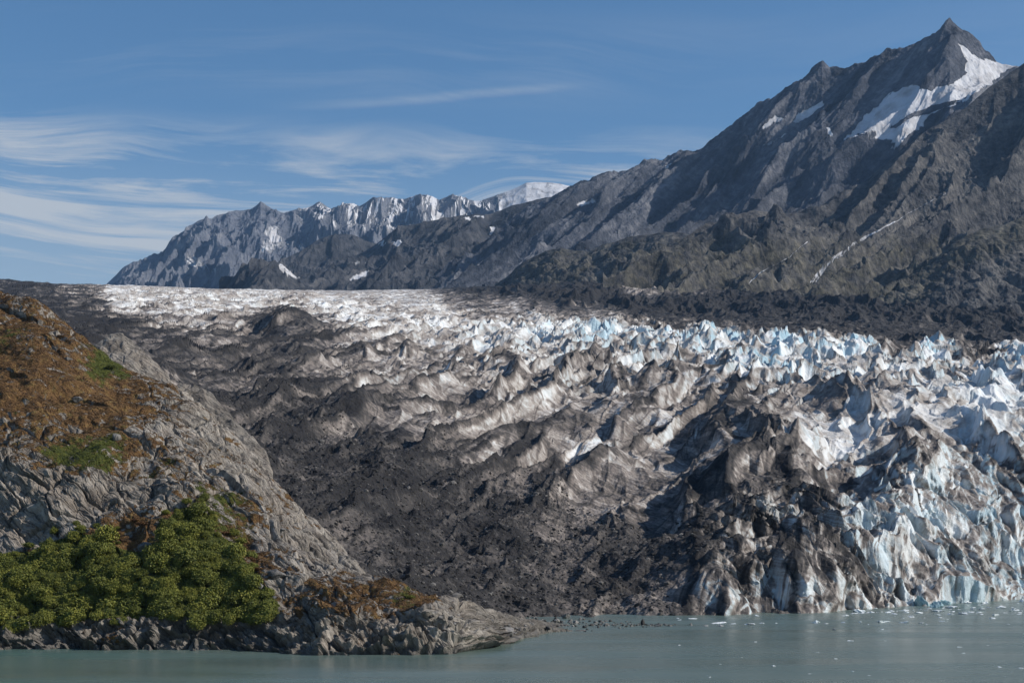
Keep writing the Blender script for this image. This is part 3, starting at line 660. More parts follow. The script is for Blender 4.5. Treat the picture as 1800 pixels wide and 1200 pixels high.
# ================================================================== MOUNTAINS
def n_far(X, Y, Z, T, U, V):
    rb = ridged(X / 420 + fbm(X / 600, Y / 600, 111, 2) * .5, Y / 1500, 113, 6)
    return ((rb - .7) * 130 + (ridged(X / 120, Y / 420, 115, 5) - .7) * 42 + fbm(X / 60, Y / 90, 117, 4) * 9) * cw(T, .07) * (1 - .8 * ss(850, 905, U)) * ss(190, 240, U)
def far_snow(S, P, UP, VP, T):
    n = grid_normals(P)
    facing = n[..., 0] * .9 + n[..., 2] * .35
    g = fbm(P[..., 0] / 62, P[..., 1] / 1300, 119, 5, gain=.65)
    a = ss(470, 560, UP) * ss(1.02, .82, 1 - (T - .0) * 0 + 0 * T)
    depth = np.interp(UP, [480, 560, 700, 860, 1000], [6, 34, 62, 55, 60])
    crest_v = np.interp(UP, FAR_U, FAR_V)
    near = ss(1.6, .5, (VP - crest_v) / depth)
    s = near * ss(480, 560, UP) * np.clip(.20 + facing * .5 + g * 1.0, 0, .85)
    s = np.maximum(s, ss(840, 900, UP) * near * .75)
    return np.maximum(S * .74, s)
far_crest = [(150, 560), (188, 498), (215, 472), (235, 459), (250, 461), (262, 452), (285, 445), (300, 425), (318, 410), (335, 396), (350, 386), (362, 382), (372, 384), (382, 378), (395, 375), (410, 372), (425, 370), (440, 367), (450, 360), (458, 353), (466, 360), (480, 369), (500, 373), (515, 370), (530, 369), (545, 364), (556, 357), (562, 355), (572, 360), (582, 366), (592, 362), (605, 358), (620, 359), (632, 362), (645, 355), (655, 350), (668, 347), (680, 350), (692, 348), (708, 350), (722, 346), (735, 346), (750, 341), (760, 343), (772, 350), (785, 346), (795, 343), (812, 348), (825, 352), (845, 352), (862, 346), (880, 340), (900, 333), (915, 326), (925, 321), (940, 320), (965, 320), (985, 322), (1010, 330), (1060, 350)]
FAR_U = [p[0] for p in far_crest]; FAR_V = [p[1] for p in far_crest]
FAR_SNOW = [[(322, 443), (336, 448), (350, 460), (362, 466), (370, 480), (382, 484), (372, 470), (390, 470), (398, 478), (385, 485), (360, 474), (345, 472), (330, 462)],
            [(470, 400), (490, 392), (500, 400), (492, 412), (500, 420), (488, 436), (470, 448), (452, 444), (462, 424), (478, 418), (462, 414)],
            [(528, 428), (545, 420), (530, 440), (520, 444)], [(432, 366), (446, 364), (440, 372), (430, 372)]]
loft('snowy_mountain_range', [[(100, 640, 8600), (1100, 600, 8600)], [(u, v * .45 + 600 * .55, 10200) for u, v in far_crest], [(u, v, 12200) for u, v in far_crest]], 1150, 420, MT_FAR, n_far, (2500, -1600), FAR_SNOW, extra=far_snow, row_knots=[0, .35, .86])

def n_mid(X, Y, Z, T, U, V):
    a, b = rot(X, Y, 45, 700, 260)
    return ((ridged(a, b, 121, 6) - .7) * 70 + (ridged(X / 90, Y / 150, 123, 5) - .7) * 16 + fbm(X / 40, Y / 60, 125, 3) * 4) * cw(T, .1)
m2 = [(440, 505), (470, 475), (490, 462), (510, 450), (530, 440), (545, 430), (570, 418), (590, 410), (605, 409), (622, 411), (640, 420), (655, 428), (680, 440), (730, 460)]
loft('mountain', [[(430, 545, 7300), (740, 545, 7300)], [(u, v * .5 + 270, 7700) for u, v in m2], [(u, v, 8400) for u, v in m2]], 420, 260, MT_MID, n_mid, (1500, -900))
m3 = [(490, 510), (530, 492), (560, 482), (585, 474), (600, 464), (625, 450), (645, 438), (660, 428), (680, 414), (700, 402), (720, 396), (740, 391), (765, 385), (785, 381), (810, 378), (835, 378), (860, 380), (900, 360), (960, 345), (1020, 345)]
M3_SNOW = [[(690, 425), (705, 418), (712, 420), (700, 432), (688, 432)], [(620, 488), (640, 476), (652, 474), (636, 490), (622, 494)], [(620, 466), (636, 458), (640, 460), (625, 470)], [(862, 402), (872, 398), (878, 408), (866, 412)], [(668, 428), (678, 424), (680, 430), (668, 434)], [(812, 382), (845, 378), (850, 381), (815, 386)]]
loft('mountain', [[(480, 545, 6000), (1030, 545, 6000)], [(u, v * .5 + 268, 6700) for u, v in m3], [(u, v, 7500) for u, v in m3]], 700, 340, MT_MID, n_mid, (1500, -900), M3_SNOW)
m1 = [(385, 515), (405, 500), (420, 488), (432, 478), (445, 468), (455, 461), (470, 457), (485, 458), (496, 463), (506, 472), (520, 484), (535, 494), (560, 510)]
loft('foothill', [[(380, 545, 5600), (565, 545, 5600)], [(u, v * .5 + 268, 5900) for u, v in m1], [(u, v, 6300) for u, v in m1]], 320, 180, MT_MID, n_mid, (900, -500), [[(486, 466), (498, 464), (515, 480), (528, 488), (516, 492), (500, 478)]])

def n_big(X, Y, Z, T, U, V):
    wx = fbm(X / 900, Y / 900, 131, 3) * .35
    a, b = rot(X, Y, 40, 1500, 330)
    n = (ridged(a + wx, b + wx, 133, 6) - .7) * 100
    a, b = rot(X, Y, 38, 420, 110)
    n += (ridged(a, b + wx, 135, 5) - .7) * 19
    a2, b2 = rot(X, Y, 45, 130, 60); hf, _ = facet(a2, b2, 137, (.3, 1.), 4, .5)
    n += (hf - .1) * 9 + fbm(X / 45, Y / 60, 139, 4, gain=.6) * 6
    snowbasin = np.exp(-(((U - 1610) / 110) ** 2 + ((V - 190) / 60) ** 2))
    return n * cw(T, .16) * (1 - .6 * snowbasin) + ((facet(X / 60, Y / 60, 138, (.4, 1.2), 4, .6)[0] - .25) * 13 + fbm(X / 30, Y / 30, 136, 3) * 7) * np.exp(-((T - 1) / .1) ** 2) * (1 - .8 * ss(1745, 1760, U))
big_crest = [(730, 520, 7100), (750, 506, 7100), (770, 492, 7100), (790, 478, 7080), (815, 462, 7050), (832, 446, 7040), (850, 428, 7000), (868, 412, 7000), (885, 398, 6980), (905, 384, 6950), (925, 370, 6930), (950, 352, 6900), (975, 338, 6880), (1000, 326, 6850), (1020, 319, 6800), (1035, 316, 6780), (1050, 309, 6750), (1075, 304, 6720), (1100, 295, 6700), (1130, 285, 6650), (1160, 277, 6600), (1178, 271, 6580), (1192, 264, 6550), (1210, 262, 6530), (1222, 264, 6510), (1235, 254, 6500), (1250, 246, 6480), (1270, 236, 6450), (1290, 220, 6420), (1305, 208, 6400), (1318, 196, 6380), (1332, 180, 6350), (1345, 170, 6330), (1362, 162, 6300), (1380, 150, 6280), (1400, 140, 6250), (1418, 128, 6220), (1430, 119, 6200), (1445, 112, 6180), (1458, 116, 6160), (1470, 113, 6150), (1482, 116, 6120), (1495, 112, 6100), (1508, 106, 6080), (1522, 107, 6060), (1535, 100, 6050), (1550, 94, 6030), (1565, 92, 6000), (1580, 86, 5980), (1600, 80, 5950), (1618, 74, 5930), (1630, 65, 5910), (1643, 62, 5900), (1652, 52, 5880), (1662, 42, 5870), (1670, 39, 5860), (1680, 44, 5850), (1688, 50, 5850), (1700, 56, 5840), (1712, 64, 5830), (1722, 70, 5820), (1730, 82, 5810), (1742, 92, 5800), (1752, 104, 5790), (1764, 110, 5780), (1785, 111, 5760), (1810, 118, 5750), (1900, 130, 5750)]
BIG_SNOW = [[(1676, 75), (1700, 84), (1730, 102), (1762, 110), (1790, 112), (1740, 150), (1690, 180), (1640, 200), (1600, 228), (1560, 262), (1580, 238), (1560, 240), (1530, 232), (1500, 240), (1478, 248), (1500, 226), (1520, 206), (1540, 184), (1570, 160), (1600, 152), (1640, 158), (1670, 148), (1690, 128), (1704, 112), (1686, 92)],
            [(1330, 232), (1340, 220), (1354, 207), (1380, 202), (1372, 212), (1350, 228)], [(1388, 212), (1396, 200), (1420, 190), (1438, 180), (1449, 174), (1440, 192), (1420, 206), (1398, 214)], [(1305, 262), (1340, 254), (1370, 242), (1390, 232), (1380, 242), (1350, 256)],
            [(1000, 358), (1020, 352), (1048, 348), (1046, 356), (1020, 360)], [(1446, 224), (1456, 222), (1460, 230), (1472, 234), (1456, 240)], [(1165, 292), (1180, 287), (1186, 288), (1172, 296)],
            [(1515, 250), (1545, 236), (1575, 232), (1610, 214), (1640, 198), (1600, 240), (1566, 268), (1576, 246), (1548, 246)]]
BIG_ROCK = [[(1560, 225), (1590, 205), (1640, 185), (1690, 175), (1660, 192), (1610, 205), (1580, 225)], [(1640, 150), (1652, 136), (1690, 118), (1700, 128), (1680, 142), (1660, 152)]]
def big_extra(S, P, UP, VP, T):
    for r in BIG_ROCK: S = np.where(in_poly(UP + fbm(P[..., 0] / 60, P[..., 1] / 60, 141, 4) * 8, VP, r), S * .1, S)
    return S
o, PB, UB, VB = loft('mountain', [[(700, 560, 5600), (1000, 540, 4700), (1400, 560, 3900), (1950, 580, 3900)],
      [(u, v + (560 - v) * .62, Y - 1150) for u, v, Y in big_crest], [(u, v + (560 - v) * .3, Y - 560) for u, v, Y in big_crest], big_crest], 1300, 620, MT_BIG, n_big, (1800, -1100), BIG_SNOW, extra=big_extra, row_knots=[0, .3, .58, .86])

def knolls(x, y, seed):            # rounded bumps with narrow creases between them
    return np.abs(fbm(x, y, seed, 1)) + .5 * np.abs(fbm(x * 2.1, y * 2.1, seed + 3, 1)) + .28 * np.abs(fbm(x * 4.3, y * 4.3, seed + 5, 1)) - .35
def green_low(u, v):
    return np.clip(.05 + .5 * ss(350, 450, v) + .0 * u, 0, 1) - .35 * ss(1400, 1750, u) * ss(330, 250, v)
def n_ridge(X, Y, Z, T, U, V):
    wx = fbm(X / 500, Y / 500, 151, 3) * .4
    a, b = rot(X, Y, 38, 900, 240)
    n = (ridged(a + wx, b + wx, 153, 6) - .7) * 75
    n += (ridged(X / 85 + wx, Y / 110, 155, 5) - .7) * 6 + knolls(X / 60, Y / 90, 156) * 13 + fbm(X / 26, Y / 40, 157, 4, gain=.6) * 3
    a2, b2 = rot(X, Y, 45, 70, 45); hf, _ = facet(a2, b2, 158, (.3, 1.), 4, .5)
    return (n + (hf - .1) * 11) * cw(T, .1)
def streams(S, P, UP, VP, T):         # white water running down the slope
    w = fbm(P[..., 0] / 55, P[..., 2] / 55, 171, 4) * 3.5
    for path, offs in (([(1664, 340), (1640, 352), (1610, 368), (1580, 386), (1550, 402), (1522, 416), (1500, 430), (1478, 446), (1460, 460), (1444, 475), (1428, 496)], (-5, 0, 4)), ([(1418, 425), (1400, 440), (1385, 452), (1368, 462), (1348, 472), (1330, 484), (1316, 498)], (0,))):
        for of in offs:
            d = np.full(S.shape, 99.0)
            for (u0, v0), (u1, v1) in zip(path, path[1:]):
                du, dv = u1 - u0, v1 - v0; L2 = du * du + dv * dv
                uu_ = UP + w + of * ss(1600, 1480, UP); t_ = np.clip(((uu_ - u0) * du + (VP - v0) * dv) / L2, 0, 1)
                d = np.minimum(d, np.hypot(uu_ - u0 - t_ * du, VP - v0 - t_ * dv))
            S = np.maximum(S, .70 * np.exp(-(d / 1.6) ** 2) * (T < 1))
    return S
ridge_crest = [(1060, 512, 4100), (1090, 500, 4120), (1120, 478, 4130), (1150, 455, 4150), (1175, 440, 4150), (1200, 424, 4170), (1225, 408, 4180), (1250, 396, 4200), (1275, 386, 4200), (1300, 379, 4220), (1325, 374, 4230), (1350, 374, 4250), (1380, 376, 4280), (1410, 374, 4320), (1440, 366, 4380), (1470, 352, 4420), (1500, 332, 4460), (1525, 314, 4480), (1550, 292, 4500), (1575, 272, 4520), (1600, 254, 4540), (1625, 236, 4560), (1650, 217, 4580), (1675, 201, 4600), (1700, 184, 4620), (1720, 166, 4640), (1740, 150, 4660), (1765, 133, 4680), (1790, 115, 4700), (1800, 108, 4700), (1850, 80, 4750), (1930, 40, 4800)]
o, PR, UR, VR = loft('mountain', [[(1040, 560, 3400), (1400, 570, 3250), (1950, 600, 3250)], [(u, v + (560 - v) * .5, Y - 480) for u, v, Y in ridge_crest], ridge_crest], 1100, 520, MT_LOW, n_ridge, (900, -700),
      green=green_low, extra=streams, row_knots=[0, .42, .86])
hb = [(870, 500, 4700), (890, 488, 4700), (905, 472, 4680), (920, 462, 4660), (940, 450, 4650), (960, 441, 4640), (985, 436, 4620), (1010, 440, 4600), (1035, 442, 4580), (1060, 430, 4560), (1085, 424, 4540), (1110, 416, 4520), (1140, 411, 4500), (1170, 408, 4480), (1200, 410, 4460), (1225, 416, 4440), (1250, 424, 4420), (1300, 450, 4400)]
def n_low(X, Y, Z, T, U, V):
    return (knolls(X / 90, Y / 130, 160) * 22 + (ridged(X / 150, Y / 190, 161, 6) - .7) * 14 + fbm(X / 30, Y / 40, 163, 4, gain=.6) * 4 + (facet(X / 45, Y / 45, 165, (.3, 1.), 4, .5)[0] - .1) * 10) * cw(T, .15)
loft('foothill', [[(860, 560, 3900), (1310, 560, 3800)], [(u, v + (555 - v) * .5, Y - 300) for u, v, Y in hb], hb], 620, 260, MT_LOW, n_low, (700, -350), green=green_low)
ha = [(1540, 520, 3500), (1570, 500, 3500), (1600, 484, 3500), (1630, 465, 3510), (1655, 445, 3520), (1680, 424, 3530), (1700, 412, 3540), (1722, 404, 3550), (1745, 399, 3560), (1765, 394, 3570), (1785, 386, 3580), (1800, 380, 3590), (1830, 366, 3600), (1930, 320, 3650)]
loft('foothill', [[(1530, 570, 3000), (1950, 600, 3000)], [(u, v + (560 - v) * .5, Y - 230) for u, v, Y in ha], ha], 480, 260, MT_LOW, n_low, (700, -400), green=lambda u, v: .65 - .6 * ss(30, 90, v - np.interp(u, [p[0] for p in ha], [p[1] for p in ha])))

# ================================================================== ROCKS, ICE AND PLANTS
def ico(sub=2):
    import bmesh
    bm = bmesh.new(); bmesh.ops.create_icosphere(bm, subdivisions=sub, radius=1)
    v = np.array([x.co[:] for x in bm.verts]); f_ = np.array([[y.index for y in x.verts] for x in bm.faces]); bm.free()
    return v, f_
ICO3 = ico(4); ICO1 = ico(1)
def chunk(seed, flat=.6, planes=12, rough=.1):
    """an angular block: a sphere cut by random planes, then roughened"""
    r = np.random.RandomState(seed); v = ICO3[0].copy()
    for k in range(planes):
        n = r.normal(size=3); n /= np.linalg.norm(n); d = r.uniform(.45, .85)
        s = v @ n; v -= np.outer(np.maximum(s - d, 0), n)
    v *= (1 + rough * fbm(v[:, 0] * 2.5 + seed, v[:, 1] * 2.5 + v[:, 2] * 1.7, seed, 4))[:, None]
    v[:, 2] *= flat; v[:, 0] *= r.uniform(.85, 1.3)
    return v
def rock_mesh(name, seed, mat, flat, planes=12, rough=.1):
    o = new_mesh_obj(name, chunk(seed, flat, planes, rough), ICO3[1], mat, False)
    me = o.data; bpy.data.objects.remove(o); return me
boulders = [rock_mesh('boulder', 200 + k, BOULDER if k < 4 else BOULDER_DARK, .75) for k in range(8)]
bergs = [rock_mesh('ice_floe', 300 + k, BERG, .5, 14, .3) for k in range(6)]
bergs_d = [rock_mesh('ice_floe', 320 + k, BERG_DIRTY, .5, 14, .3) for k in range(2)]
bergs_b = [rock_mesh('iceberg', 340 + k, BERG_BLUE, .8, 10, .2) for k in range(3)]
rng = random.Random(5)
def put(name, me, loc, size, label, cat, group=None, rz=None, tilt=.25):
    o = bpy.data.objects.new(name, me); C.objects.link(o)
    o.location = loc; o.scale = size
    o.rotation_euler = (rng.uniform(-tilt, tilt), rng.uniform(-tilt, tilt), rng.uniform(0, 6.28) if rz is None else rz)
    return tag(o, label, cat, group)
def on_water(u, v):
    Y = F * H / (v - VH)
    return ((u - 900) / F * Y, Y, 0.0), Y / F
# floating ice: (u, v, width px, height px, kind, label)
FL = [
 (1512, 1073, 32, 9, 'w', 'long white ice floe at the foot of the ice cliff beside the dark rubble tongue'),
 (1538, 1067, 12, 4, 'w', 'small white floe just behind the long floe by the rubble tongue'),
 (1553, 1091, 34, 6, 'w', 'wide flat white floe alone in open water off the ice cliff'),
 (1434, 1092, 20, 6, 'w', 'white floe with a raised left end left of the dark drifting ice bit'),
 (1482, 1092, 13, 4, 'w', 'white floe directly below the dark rubble tongue'),
 (1512, 1091, 9, 3, 'w', 'tiny white floe between the wide flat floe and the rubble tongue floe'),
 (1591, 1092, 16, 5, 'w', 'white floe right of the wide flat floe'),
 (1621, 1093, 12, 4, 'w', 'small white floe farthest right in the row off the cliff'),
 (1264, 1093, 30, 4, 'w', 'long thin white floe near the dark ice cave'),
 (1289, 1094, 12, 4, 'w', 'small floe at the right end of the long thin floe'),
 (1318, 1095, 32, 5, 'w', 'long white floe second from the left below the dark cliff'),
 (1339, 1093, 14, 4, 'w', 'small floe touching the right end of the second long floe'),
 (1218, 1085, 18, 4, 'w', 'flat white floe close to the glacier toe left of the dark cliff'),
 (1330, 1080, 10, 5, 'w', 'lone white ice lump right under the dark shaded cliff'),
 (1602, 1082, 9, 4, 'w', 'small bright floe between the cliff foot and the open water row'),
 (1620, 1058, 28, 24, 'b', 'large blue grey ice block leaning at the cliff foot'),
 (1646, 1061, 24, 15, 'b', 'rounded blue ice block right of the large leaning one'),
 (1662, 1056, 20, 12, 'b', 'low blue ice block behind the rounded one'),
 (1676, 1066, 26, 10, 'w', 'ragged white ice pile beside the blue blocks'),
 (1650, 1072, 24, 6, 'w', 'white floe in front of the rounded blue block'),
 (1670, 1077, 18, 5, 'w', 'white floe below the ragged ice pile'),
 (1695, 1077, 22, 5, 'w', 'white floe right of and below the ragged ice pile'),
 (1616, 1075, 16, 6, 'w', 'white floe in front of the large leaning blue block'),
 (1595, 1074, 10, 4, 'w', 'small floe left of the leaning blue block'),
 (1572, 1076, 10, 4, 'w', 'small floe left of the pair by the leaning blue block'),
 (1560, 1074, 16, 5, 'w', 'white floe in the gap between long floe and blue blocks'),
 (1732, 1058, 22, 10, 'w', 'tall white floe near the low dark ice wall'),
 (1712, 1068, 10, 5, 'w', 'small floe below and left of the tall white floe'),
 (1727, 1069, 12, 4, 'w', 'small floe directly below the tall white floe'),
 (1759, 1066, 20, 6, 'w', 'broad white floe off the low dark ice wall'),
 (1781, 1069, 8, 5, 'w', 'small round floe right of the broad white floe'),
 (1750, 1079, 18, 6, 'w', 'white floe nearest the camera off the low dark ice wall'),
 (1796, 1055, 16, 8, 'w', 'white floe cut by the right picture edge'),
 (1700, 1058, 18, 6, 'w', 'white floe between the blue blocks and the tall floe'),
 (1792, 1077, 8, 3, 'w', 'tiny floe below the broad white floe near the right edge'),
 (1467, 1104, 12, 3, 'd', 'flat dark drifting ice bit off the cliff'),
 (1215, 1097, 8, 8, 'd', 'dark upright lump in the water right of the boulder spit'),
 (1240, 1098, 12, 4, 'd', 'dark low ice lump beside the upright dark lump'),
 (1268, 1098, 16, 4, 'd', 'dark low ice lump under the long thin floe'),
 (1360, 1168, 10, 3, 'w', 'lone white ice fragment far out in the foreground water'),
 (1757, 1170, 9, 4, 'w', 'white ice fragment in the right foreground water'),
 (1794, 1172, 7, 3, 'w', 'small white ice fragment at the right edge of the foreground water'),
]
for u, v, w, hgt, k, lab in FL:
    loc, s = on_water(u, v + (6 if k == 'b' else 2))
    me = rng.choice(bergs_b if k == 'b' else bergs_d if k == 'd' else bergs)
    put('iceberg' if k == 'b' else 'ice_floe', me, loc, (w * s * .5, w * s * .42, hgt * s * (1.1 if k == 'b' else 1.25)), lab, 'iceberg' if k == 'b' else 'ice floe', 'ice floating off the glacier', tilt=.08)
for k in range(125):                                   # specks of brash ice
    if k < 100: u = rng.uniform(1480, 1800); v = rng.gauss(1072, 9)
    else: u = rng.uniform(1150, 1800); v = rng.uniform(1085, 1190)
    v = max(v, np.interp(u, [1200, 1400, 1500, 1600, 1700, 1800], [1086, 1084, 1078, 1072, 1064, 1058]))
    loc, s = on_water(u, v); w = rng.uniform(3, 8) if rng.random() < .7 else rng.uniform(8, 14)
    put('ice_fragment', rng.choice(bergs), loc, (w * s * .5, w * s * .4, w * s * .32), 'tiny white speck of brash ice in the water off the glacier front', 'ice fragment', 'brash ice specks', tilt=.1)

# boulder spit
SP = [(995, 1082, 15, 12, 'light grey boulder, the largest on the spit'), (1130, 1094, 12, 11, 'dark boulder standing apart in the water near the spit end'), (980, 1090, 12, 8, 'grey boulder left of the largest one on the spit'), (1012, 1091, 11, 8, 'grey boulder just right of the largest one on the spit'), (1066, 1095, 12, 7, 'grey boulder in the middle of the spit'), (1158, 1096, 16, 5, 'pale flat rock at the far end of the spit')]
for u, v, w, hgt, lab in SP:
    loc, s = on_water(u, v + 4)
    put('boulder', boulders[5] if 'dark' in lab else rng.choice(boulders[:4]), (loc[0], loc[1], hgt * s * .35), (w * s * .55, w * s * .5, hgt * s * .8), lab, 'boulder', 'boulders on the spit')
for k in range(250):
    f_ = rng.random() ** 1.5; u = 915 + 275 * f_; v = np.interp(u, [915, 955, 1000, 1060, 1120, 1190], [1090, 1095, 1095, 1097, 1099, 1099]) + rng.gauss(0, 1) * np.interp(f_, [0, .3, 1], [7, 4.2, .8])
    loc, s = on_water(u, v); w = rng.uniform(3, 10) * (1 - .4 * f_)
    put('boulder', rng.choice(boulders), (loc[0], loc[1], w * s * .1), (w * s * .5, w * s * .5, w * s * .5), 'small rock among the stones of the low spit', 'boulder', 'stones of the spit')

# boulders on the headland
for k in range(115):
    if k < 34: u = rng.uniform(540, 760); v = np.interp(u, [540, 660, 760], [1050, 1050, 1072]) + rng.uniform(-8, 12)
    elif k < 95: u = rng.uniform(770, 975); v = np.interp(u, [770, 975], [1078, 1106]) + rng.uniform(-4, 18)
    else: u = rng.uniform(480, 640); v = np.interp(u, [480, 640], [930, 1030]) + rng.uniform(-10, 25)
    p, _ = pick(u, v, Ph, UPh, VPh); w = rng.uniform(3, 10) * p[1] / F * (1.25 if u > 770 else 1)
    put('boulder', rng.choice(boulders[:5]), tuple(p + np.array((0, 0, w * .1))), (w * .55, w * .5, w * .5), 'pale loose stone lying on the bare lower point of the headland', 'boulder', 'loose stones on the headland')
for u, v, w, lab in [(486, 1012, 34, 'rounded grey boulder beside the rusty patch right of the alder thicket'), (455, 1030, 18, 'small grey boulder left of the rounded one by the thicket'), (252, 962, 26, 'grey boulder in the notch at the top of the alder thicket'), (140, 700, 22, 'grey rock knob amid the rusty heath high on the slope'), (118, 632, 16, 'small grey rock in the heath near the top of the slope'), (205, 770, 24, 'dark jagged rock in the heath above the cracked cliff'), (893, 1108, 34, 'big smooth grey boulder at the tip of the headland')]:
    p, _ = pick(u, v, Ph, UPh, VPh); w *= p[1] / F
    put('boulder', rng.choice(boulders[:4]), tuple(p), (w * .6, w * .5, w * .48), lab, 'boulder')

# shrubs
def shrub_mesh(name, seed, n_leaf, mat, leaf=.3, r=(2.1, 2.1, 1.7), lobes=17):
    g = np.random.RandomState(seed)
    cs = g.normal(size=(lobes, 3)); cs /= np.linalg.norm(cs, axis=1, keepdims=True); cs *= g.uniform(.25, 1.0, (lobes, 1)); cs[:, 2] = np.abs(cs[:, 2]) * .9
    rs = g.uniform(.16, .48, lobes)
    k = g.randint(0, lobes, n_leaf)
    d = g.normal(size=(n_leaf, 3)); d /= np.linalg.norm(d, axis=1, keepdims=True)
    c = cs[k] + d * (rs[k] * g.uniform(.35, 1.35, n_leaf))[:, None]
    fr_ = g.uniform(size=n_leaf) < .3; c = np.where(fr_[:, None], d * (g.uniform(.3, 1.15, n_leaf) ** .6)[:, None] * np.array((1, 1, .8)), c); c[:, 2] = np.where(c[:, 2] < -.3, -c[:, 2] * .5, c[:, 2])
    c = c * np.array(r); c[:, 2] += .8
    tone = np.clip(g.normal(.5, .22, n_leaf) + (g.uniform(size=lobes)[k] - .5) * .5, 0, 1)
    a = g.normal(size=(n_leaf, 3)); a[:, 2] *= .5; a /= np.linalg.norm(a, axis=1, keepdims=True)
    b = np.cross(a, d + g.normal(size=d.shape) * .5); b /= np.linalg.norm(b, axis=1, keepdims=True) + 1e-6
    s = leaf * g.uniform(.6, 1.3, n_leaf)[:, None]
    V = np.stack([c - a * s, c + b * s * .6, c + a * s, c - b * s * .6], 1).reshape(-1, 3)
    Fc = np.arange(n_leaf * 4).reshape(-1, 4)
    # a few stems from the foot into the lobes
    sv = []; sf = []; base = len(V)
    for q_ in range(lobes):
        tip = cs[q_] * np.array(r) + np.array((0, 0, .8)); ft = np.array((tip[0] * .12, tip[1] * .12, -.6))
        e = np.array((.06, 0, 0)); e2 = np.array((0, .06, 0)); n0 = base + len(sv)
        sv += [ft - e, ft + e2, ft + e, ft - e2, tip - e * .3, tip + e2 * .3, tip + e * .3, tip - e2 * .3]
        sf += [(n0, n0 + 1, n0 + 5, n0 + 4), (n0 + 1, n0 + 2, n0 + 6, n0 + 5), (n0 + 2, n0 + 3, n0 + 7, n0 + 6), (n0 + 3, n0, n0 + 4, n0 + 7)]
    V = np.concatenate([V, np.array(sv)]); Fc = np.concatenate([Fc, np.array(sf)])
    t = np.concatenate([np.repeat(tone, 4), np.full(len(sv), .1)])
    o = new_mesh_obj(name, V, Fc, mat, False, {'tone': t}); me = o.data; bpy.data.objects.remove(o); return me
alder = [shrub_mesh('alder_shrub', 400 + k, 3600, LEAF, .185, (2.1, 2.1, 1.65), 21) for k in range(6)]
rusty = [shrub_mesh('rusty_shrub', 420 + k, 800, LEAF_BROWN, .2, (1.6, 1.6, .9)) for k in range(3)]
pts = []; tries = 0
while len(pts) < 262 and tries < 60000:
    tries += 1
    u = rng.uniform(-60, 490); v = rng.uniform(888, 1106)
    if not in_poly(np.array([u]), np.array([v]), THICKET)[0]: continue
    if any(((u - a_) / 11) ** 2 + ((v - b_) / 8) ** 2 < 1 for a_, b_ in pts): continue
    pts.append((u, v))
edge_pts = []
for k in range(30):                                   # stragglers round the rim of the thicket
    i_ = rng.randrange(1, 18); f_ = rng.random(); a_, b_ = THICKET[i_], THICKET[i_ + 1]
    edge_pts.append((a_[0] + (b_[0] - a_[0]) * f_ + rng.uniform(-6, 14), a_[1] + (b_[1] - a_[1]) * f_ + rng.uniform(-16, 8)))
for u, v in edge_pts:
    p, _ = pick(u, v, Ph, UPh, VPh); s = rng.uniform(.3, .75)
    put('alder_shrub', rng.choice(alder), tuple(p), (s, s, s * rng.uniform(.8, 1.4)), 'small straggling alder shrub at the ragged rim of the green thicket', 'shrub', 'alder shrubs at the rim of the thicket', tilt=.15)
for u, v in pts:
    p, _ = pick(u, v + 6, Ph, UPh, VPh); s = rng.triangular(.5, 1.45, .9); p = p + np.array((rng.uniform(-.8, .8), rng.uniform(-.8, .8), rng.uniform(-.9, .3)))
    o = put('alder_shrub', rng.choice(alder), tuple(p), (s * rng.uniform(.85, 1.2), s, s * rng.uniform(.7, 1.25)), 'leafy green alder shrub growing in the dense thicket above the rocky shore', 'shrub', 'alder shrubs of the thicket', tilt=.15)
    o.rotation_mode = 'ZYX'; o.rotation_euler[0] = rng.uniform(.35, .8)       # the crowns lean out from the slope
for u, v, s, k, lab in [(195, 650, .85, 'g', 'lone green shrub on the rusty upper slope'), (182, 646, .7, 'g', 'green shrub touching the left side of the lone upper slope shrub'), (212, 656, .6, 'g', 'green shrub touching the right side of the lone upper slope shrub'),
                        (722, 1052, .55, 'g', 'small green bush on top of the bare rocky point'), (708, 1050, .45, 'g', 'smaller green bush left of the bush on the rocky point'), (250, 925, 1.0, 'b', 'rusty brown shrub on the grey rock above the thicket'), (238, 918, .8, 'b', 'rusty shrub at the left of the one on the grey rock'), (205, 946, 1.0, 'b', 'brown shrub at the top edge of the thicket'), (735, 1064, .6, 'b', 'orange brown bush below the green bush on the rocky point'),
                        (440, 985, .9, 'b', 'rusty low shrub right of the thicket beside bare rock'), (425, 965, .8, 'b', 'rusty low shrub at the upper right edge of the thicket'), (455, 1004, .8, 'b', 'rusty low shrub above the rounded boulder'), (395, 940, .9, 'b', 'brown low shrub at the thicket shoulder under the green strip')]:
    p, _ = pick(u, v, Ph, UPh, VPh)
    put('alder_shrub' if k == 'g' else 'rusty_shrub', rng.choice(alder if k == 'g' else rusty), tuple(p), (s, s, s * .8), lab, 'shrub', tilt=.1)

